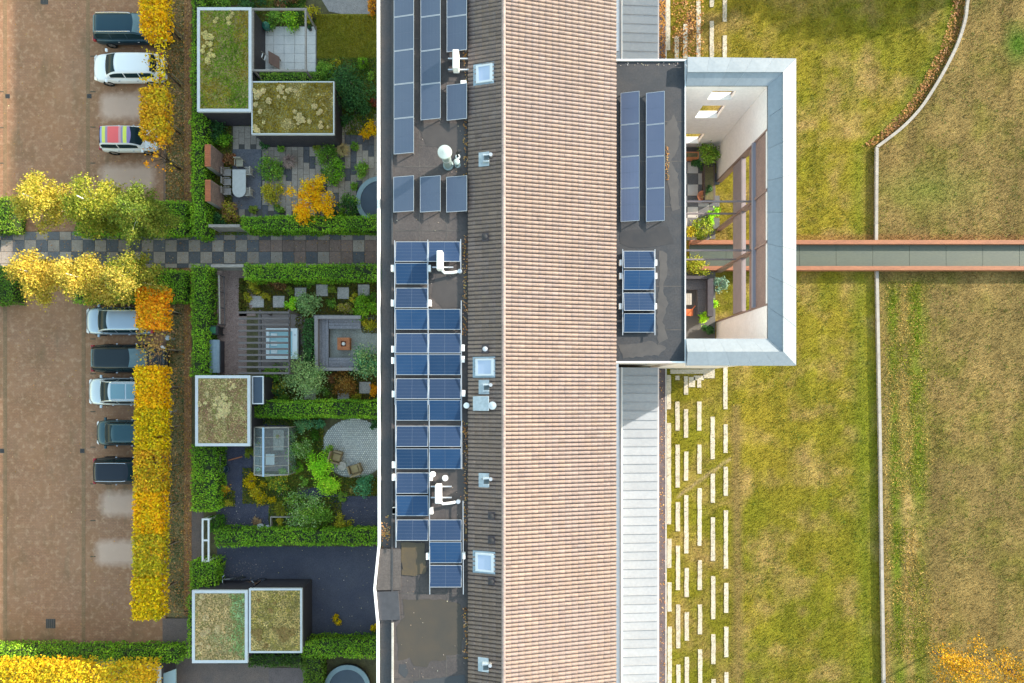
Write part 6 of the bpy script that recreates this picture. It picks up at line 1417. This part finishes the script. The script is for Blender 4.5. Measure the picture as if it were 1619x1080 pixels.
# greenhouse
a = P(401,676,1.9); b = P(455,751,1.9); x0,x1,y0,y1 = a[0],b[0],b[1],a[1]; xm = P(416.5,700,2.5)[0]; zr = 2.5; ze = 1.8
r = thing('greenhouse', ((x0+x1)/2,(y0+y1)/2,0), 'small glass greenhouse with pale blue ridge and weathered frame', 'greenhouse'); M_gg = mat('greenhouse_glass', (.55,.60,.60), rough=.12, spec=.3, alpha=.13)
for y in (y0,y1):
    MB().box(x0,x1,y-.03,y+.03,ze-.06,ze).build('frame_rail', M_lwood, r)
    MB().bar((x0,y,ze),(xm,y,zr),.05,.05).build('rafter', M_lwood, r); MB().bar((x1,y,ze),(xm,y,zr),.05,.05).build('rafter', M_lwood, r)
for x in (x0,x1): MB().box(x-.03,x+.03,y0+.03,y1-.03,ze-.06,ze).build('frame_rail', M_lwood, r)
for x in (x0,x1):
    for y in (y0,y1): MB().box(x-.03,x+.03,y-.03,y+.03,0,ze-.06).build('post', M_lwood, r)
MB().box(xm-.06,xm+.06,y0-.03,y1+.03,zr-.02,zr+.05).build('ridge', mat('blue_ridge', (.36,.48,.60), rough=.4), r)
ng = 5
for k in range(1,ng):
    y = y0+(y1-y0)*k/ng
    for x in (x0,x1): MB().bar((x,y,ze),(xm,y,zr),.03,.04).build('rafter', M_lwood, r)
for k in range(ng):
    ya_, yb_ = y0+(y1-y0)*k/ng+.02, y0+(y1-y0)*(k+1)/ng-.02
    for x in (x0,x1): MB().add([(x,ya_,ze),(xm+(.06 if x>xm else -.06),ya_,zr-.02),(xm+(.06 if x>xm else -.06),yb_,zr-.02),(x,yb_,ze)], [(0,1,2,3)] if x>xm else [(3,2,1,0)]).build('roof_pane', M_gg, r)
    for x in (x0,x1): MB().box(x-.004,x+.004,ya_,yb_,.05,ze-.06).build('wall_pane', M_gg, r)
sheet('greenhouse_floor', rects=[(407,461,674,745)], z=.018, m=mat('gh_floor', (.30,.23,.20),(.22,.17,.15), scale=3, fine=12, rough=.9))
def table(x0,x1,y0,y1,z,m,label,name='potting_bench',cat='bench'):
    a = P(x0,y0,z); b = P(x1,y1,z); r = thing(name, ((a[0]+b[0])/2,(a[1]+b[1])/2,.02), label, cat); n = max(2,int((b[0]-a[0])/.14)); w_ = (b[0]-a[0])/n
    for i in range(n): MB().box(a[0]+i*w_,a[0]+(i+1)*w_-.012,b[1],a[1],z-.04,z).build('plank', m, r)
    for x in (a[0]+.05,b[0]-.05):
        for y in (a[1]-.05,b[1]+.05): MB().box(x-.03,x+.03,y-.03,y+.03,.02,z-.04).build('leg', m, r)
    return r
table(432,449,680,712,.75,M_lwood,'pale potting bench inside the greenhouse, upper'); table(420,434,718,735,.72,mat('white_shelf', (.62,.60,.57), rough=.7),'small white table inside the greenhouse')
table(403,414,692,745,.7,M_gwood,'long weathered shelf along the left side of the greenhouse')
for i,(x,y,m,l) in enumerate(((409,742,M_wp,'white pot at the lower left inside the greenhouse'),(440,690,M_terra,'terracotta pot on the upper greenhouse bench'),(409,700,M_terra,'terracotta pot on the left greenhouse shelf'))):
    q = P(x,y,.8); zb_ = (.70,.75,.70)[i]; r = thing('plant_pot', (q[0],q[1],zb_), l, 'pot'); MB().lathe((q[0],q[1],zb_),[(.08,0),(.11,.18),(.12,.2),(.09,.2),(.085,.15)],12).build('pot', m, r); leaves('plant', np.array((q[0],q[1],zb_+.28))+RNG.normal(size=(50,3))*.07, .06, G_mid, r)
# potting table and round pot left
r = table(329,349,719,749,.8,M_gwood,'weathered wooden planting table left of the slate path','planting_table','table'); q = P(341,728,.8); r = thing('plant_pot', (q[0],q[1],.8), 'terracotta pot on the weathered planting table', 'pot'); MB().lathe((q[0],q[1],.8),[(.14,0),(.2,.22),(.22,.25),(.17,.25),(.16,.2)],14).build('pot', M_terra, r); leaves('plant', np.array((q[0],q[1],1.05))+RNG.normal(size=(60,3))*.08, .07, B_leaf, r)
q = P(356,742,.4); r = thing('plant_pot', (q[0],q[1],.01), 'round dark blue pot right of the planting table', 'pot'); MB().lathe((q[0],q[1],.01),[(.15,0),(.23,.2),(.22,.38),(.17,.38),(.16,.3),(.01,.3)],16).build('pot', mat('blue_glaze', (.03,.05,.07), rough=.15), r, smooth=True)
MB().bar(P(361,728,.03),P(383,722,.03),.08,.05).solo('timber_edging', M_terra, 'short reddish timber lying on the slate path', 'timber')
# wicker armchairs and table
M_wick = mat('wicker', (.33,.24,.13),(.25,.18,.10), scale=9, fine=24, finek=.3, rough=.85)
def wicker(px,py,rz,label):
    q = P(px,py,.4); r = thing('wicker_armchair', (q[0],q[1],.03), label, 'chair', 'wicker armchairs on the cobbles', rz=rz)
    MB().box(-.3,.3,-.3,.3,.1,.36).build('seat', M_wick, r, local=True, bevel=.03); MB().box(-.26,.24,-.24,.24,.361,.44).build('cushion', mat('tan_cushion', (.36,.27,.13), rough=.9), r, local=True, bevel=.03)
    MB().add([(.24,-.34,.1),(.34,-.34,.1),(.34,.34,.1),(.24,.34,.1),(.34,-.36,.88),(.43,-.36,.88),(.43,.36,.88),(.34,.36,.88)], [(0,3,2,1),(4,5,6,7),(0,1,5,4),(1,2,6,5),(2,3,7,6),(3,0,4,7)]).build('backrest', M_wick, r, local=True, bevel=.03)
    for s in (-1,1): MB().box(-.32,.25,s*.37-.06,s*.37+.06,.1,.62).build('armrest', M_wick, r, local=True, bevel=.03)
    for sx in (-.26,.28):
        for s in (-.32,.32): MB().box(sx-.03,sx+.03,s-.03,s+.03,0,.1).build('leg', M_wick, r, local=True)
wicker(532,723,math.radians(165),'upper left wicker armchair on the cobbled terrace'); wicker(561,742,math.radians(-72),'lower right wicker armchair on the cobbled terrace')
q = P(541,737,.45); r = thing('side_table', (q[0],q[1],.03), 'small pale round table between the wicker armchairs', 'table'); MB().lathe((q[0],q[1],.03),[(.27,.40),(.29,.42),(.28,.45)],18).build('tabletop', M_lwood, r)
for t in range(3): MB().tube([(q[0]+.2*math.cos(t*2.1),q[1]+.2*math.sin(t*2.1),.03),(q[0]+.1*math.cos(t*2.1),q[1]+.1*math.sin(t*2.1),.43)],.02,6).build('leg', M_gwood, r)
# raised bed frame in lower bed, buckets
r = thing('raised_bed', P(450,828,0), 'thin wooden frame of a raised bed in front of the lower hedge', 'planter')
for x0,x1,y0,y1 in ((427,468,817,818.5),(427,428.5,818.6,840),(467,468.5,818.6,840)): MB().pbox(x0,x1,y0,y1,0,.35).build('board', M_lwood, r)
for i,(x,y,s,m,l) in enumerate(((411,833,.20,M_wp,'large white bucket at the foot of the lower hedge'),(422,834,.14,M_wp,'small white bucket beside the large one'),(432,838,.13,mat('teal_pot', (.03,.22,.16), rough=.4),'small teal pot beside the white buckets'))):
    q = P(x,y,.3); r = thing('bucket', (q[0],q[1],.01), l, 'bucket'); MB().lathe((q[0],q[1],.01),[(s*.8,0),(s,s*1.5),(s*1.05,s*1.6),(s*.9,s*1.6),(s*.85,s*1.3),(.01,s*1.3)],16).build('bucket_body', m, r)
    MB().tube([(q[0]-s,q[1],s*1.55),(q[0]-s*.6,q[1]+s*.7,s*1.75),(q[0]+s*.6,q[1]+s*.7,s*1.75),(q[0]+s,q[1],s*1.55)],.012,5).build('handle', M_alu, r)
shrub(407,823,8,.4,[(.42,.26,.12),(.5,.33,.18)],'dry tan plant behind the white buckets', group=None)
# white gate frame
r = thing('gate_frame', P(325,855,0), 'white painted gate frame seen from above beside the dark footpath', 'gate'); z = 1.25
a = P(320,820,z); b = P(329.5,889,z)
for x in (a[0],b[0]): MB().box(x-.05,x+.05,b[1],a[1],z-.1,z).build('rail', M_wp, r)
for y in (a[1]-.05,(a[1]+b[1])/2,b[1]+.05): MB().box(a[0]+.051,b[0]-.051,y-.05,y+.05,z-.1,z-.002).build('cross_rail', M_wp, r)
for x in (a[0],b[0]):
    for y in (a[1]-.06,b[1]+.06): MB().box(x-.045,x+.045,y-.045,y+.045,0,z-.1).build('post', M_wp, r)
# bicycles
def bicycle(px,py,rz,label,m,lean):
    q = P(px,py,.5); r = thing('bicycle', (q[0],q[1],.012), label, 'bicycle', 'bicycles by the paired sheds', rz=rz); R_ = .34
    def pt(x,y,z): return (x, y+lean*z, z)
    for cx in (-.52,.52):
        n = 24; V=[]; Fq=[]
        w_ = MB().tube([pt(cx+R_*math.cos(2*math.pi*k/n),0,R_+R_*math.sin(2*math.pi*k/n)) for k in range(n+1)],.022,6).build('wheel', M_tyre, r, local=True)
        sp_ = MB()
        for k in range(8): sp_.tube([pt(cx,0,R_),pt(cx+R_*.97*math.cos(2*math.pi*k/8),0,R_+R_*.97*math.sin(2*math.pi*k/8))],.006,4)
        sp_.build('spokes', M_chrome, w_, local=True)
    fr = MB()
    for a,b in (((-.52,0,R_),(-.08,0,.3)),((-.08,0,.3),(.38,0,.78)),((-.08,0,.3),(-.22,0,.88)),((-.2,0,.78),(.36,0,.84)),((-.2,0,.78),(-.52,0,R_)),((.52,0,R_),(.34,0,1.0))): fr.tube([pt(*a),pt(*b)],.026,6)
    fr.build('frame', m, r, local=True)
    MB().tube([pt(.22,-.30,1.02),pt(.34,-.18,1.05),pt(.36,0,1.02),pt(.34,.18,1.05),pt(.22,.30,1.02)],.022,6).build('handlebar', M_chrome, r, local=True)
    s = pt(-.24,0,.92); MB().add([(s[0]-.14,s[1]-.09,s[2]),(s[0]-.14,s[1]+.09,s[2]),(s[0]+.16,s[1]+.02,s[2]),(s[0]+.16,s[1]-.02,s[2]),(s[0]-.13,s[1]-.08,s[2]-.06),(s[0]-.13,s[1]+.08,s[2]-.06),(s[0]+.15,s[1]+.015,s[2]-.04),(s[0]+.15,s[1]-.015,s[2]-.04)], [(3,2,1,0),(4,5,6,7),(0,1,5,4),(1,2,6,5),(2,3,7,6),(3,0,4,7)]).build('saddle', M_black, r, local=True)
    MB().box(-.75,-.40,-.07+lean*.72,.07+lean*.72,.71,.73).build('carrier', M_black, r, local=True)
    for s_ in (-1,1): MB().box(-.13+s_*.12,-.03+s_*.12,s_*.14-.03,s_*.14+.03,.28,.30).build('pedal', M_black, r, local=True)
bicycle(366,916,math.pi+.05,'grey bicycle with pale handlebar leaning behind the left bottom shed',mat('grey_frame', (.30,.30,.31), rough=.35, metal=.4),-.12)
bicycle(398,919,.12,'dark brown bicycle leaning behind the right bottom shed',mat('brown_frame', (.20,.11,.07), rough=.4),-.15)
# verge bollards
for x,y,l in ((272,650,'small grey light post on the verge beside the yellow-green trees'),(269,535,'small grey light post on the verge near the black car')):
    q = P(x,y,.5); r = thing('bollard_light', (q[0],q[1],0), l, 'light post', 'small light posts on the verge'); MB().lathe((q[0],q[1],0),[(.09,0),(.07,.05),(.06,.75)],14).build('post', M_alu, r); MB().lathe((q[0],q[1],0),[(.06,.75),(.15,.78),(.16,.84),(.06,.88)],16).build('head', mat('grey_paint', (.30,.34,.38), rough=.4), r)
# ---------------------------------------------------------------- courtyard items
r = thing('planter_box', P(1093,250,0), 'rusty red planter box at the top of the courtyard', 'planter'); MB().pbox(1075,1105,240,250,.02,.62).build('box', M_corten, r); MB().pbox(1077,1103,242,248,.62,.66).build('soil', M_soil, r)
shrub(1120,243,19,1.6,G_mid+[(.2,.2,.08)],'leggy green shrub in the top corner of the courtyard',.12); shrub(1105,258,10,.6,G_dark,'dark low plants below the rusty planter')
r = thing('planter_box', P(1118,285,0), 'tall dark planter against the courtyard side wall', 'planter'); MB().pbox(1113,1130,262,318,.02,.5).build('box', mat('brown_planter', (.10,.065,.055),(.07,.05,.045), scale=4, rough=.8), r); MB().pbox(1115,1128,264,316,.5,.53).build('soil', M_soil, r)
shrub(1121,300,8,.9,G_dark,'small dark plant in the tall courtyard planter')
q = P(1111,310,.4); r = thing('plant_pot', (q[0],q[1],.05), 'round terracotta bowl on the courtyard paving', 'pot'); MB().lathe((q[0],q[1],.05),[(.18,0),(.33,.28),(.36,.36),(.30,.36),(.27,.28),(.01,.26)],20).build('pot', M_terra, r, smooth=True)
leaves('plant', np.array((q[0],q[1]-.05,.42))+RNG.normal(size=(30,3))*.06, .06, T_grass, r)
shrub(1128,333,10,.8,G_bright,'bright green edge plant below the terracotta bowl'); shrub(1112,362,17,.9,[(.13,.24,.02),(.28,.36,.03),(.42,.42,.05)],'yellow-green shrub on the upper side of the courtyard bridge'); shrub(1094,368,11,.8,G_olive,'olive shrub at the building above the courtyard bridge'); shrub(1125,345,10,.7,G_bright,'bright green plant at the courtyard opening')
shrub(1103,424,21,1.0,[(.18,.26,.015),(.36,.38,.03),(.45,.42,.04)],'yellow-green shrub on the lower side of the courtyard bridge'); shrub(1138,448,13,.9,[(.16,.28,.20),(.24,.36,.26)],'blue-silver tufted plant at the courtyard opening'); shrub(1117,501,12,.8,G_bright,'bright green plant beside the lower courtyard bench'); shrub(1128,480,8,.5,G_bright+G_olive,'low green edge plants right of the courtyard bench'); shrub(1120,520,9,.6,G_dark,'dark plant in the lower corner of the courtyard')
r = thing('corner_bench', P(1105,470,0), 'dark grey corner bench in the lower courtyard', 'bench')
MB().pbox(1060,1119,442,458,.02,.45).build('seat', M_pv2, r); MB().pbox(1103,1118,458.5,497,.02,.45).build('seat', M_pv2, r); MB().pbox(1119,1128,440,500,.02,.85).build('backrest', M_dark, r); MB().pbox(1060,1118.5,436,441,.02,.85).build('backrest', M_dark, r)
r = thing('garden_chair', P(1093,496,0), 'orange folding chair in the lower courtyard', 'chair'); orr = mat('orange_paint', (.55,.14,.04), rough=.5)
q = P(1091,494,.45); MB().box(q[0]-.25,q[0]+.2,q[1]-.22,q[1]+.22,.42,.46).build('seat', orr, r); MB().add([(q[0]-.3,q[1]-.22,.46),(q[0]-.26,q[1]-.22,.46),(q[0]+.25,q[1]+.38,.9),(q[0]+.21,q[1]+.40,.9),(q[0]-.3,q[1]-.25,.40),(q[0]-.26,q[1]-.25,.40),(q[0]+.25,q[1]+.35,.84),(q[0]+.21,q[1]+.37,.84)], [(0,1,2,3),(7,6,5,4),(0,4,5,1),(1,5,6,2),(2,6,7,3),(3,7,4,0)]).build('backrest', orr, r)
for sx in (-.2,.16):
    for sy in (-.18,.18): MB().box(q[0]+sx-.02,q[0]+sx+.02,q[1]+sy-.02,q[1]+sy+.02,.02,.42).build('leg', orr, r)
table(1080,1094,464,482,.5,mat('pale_tabletop', (.40,.38,.33),(.34,.32,.28), scale=4, rough=.7),'small pale table in front of the courtyard bench','side_table','table')
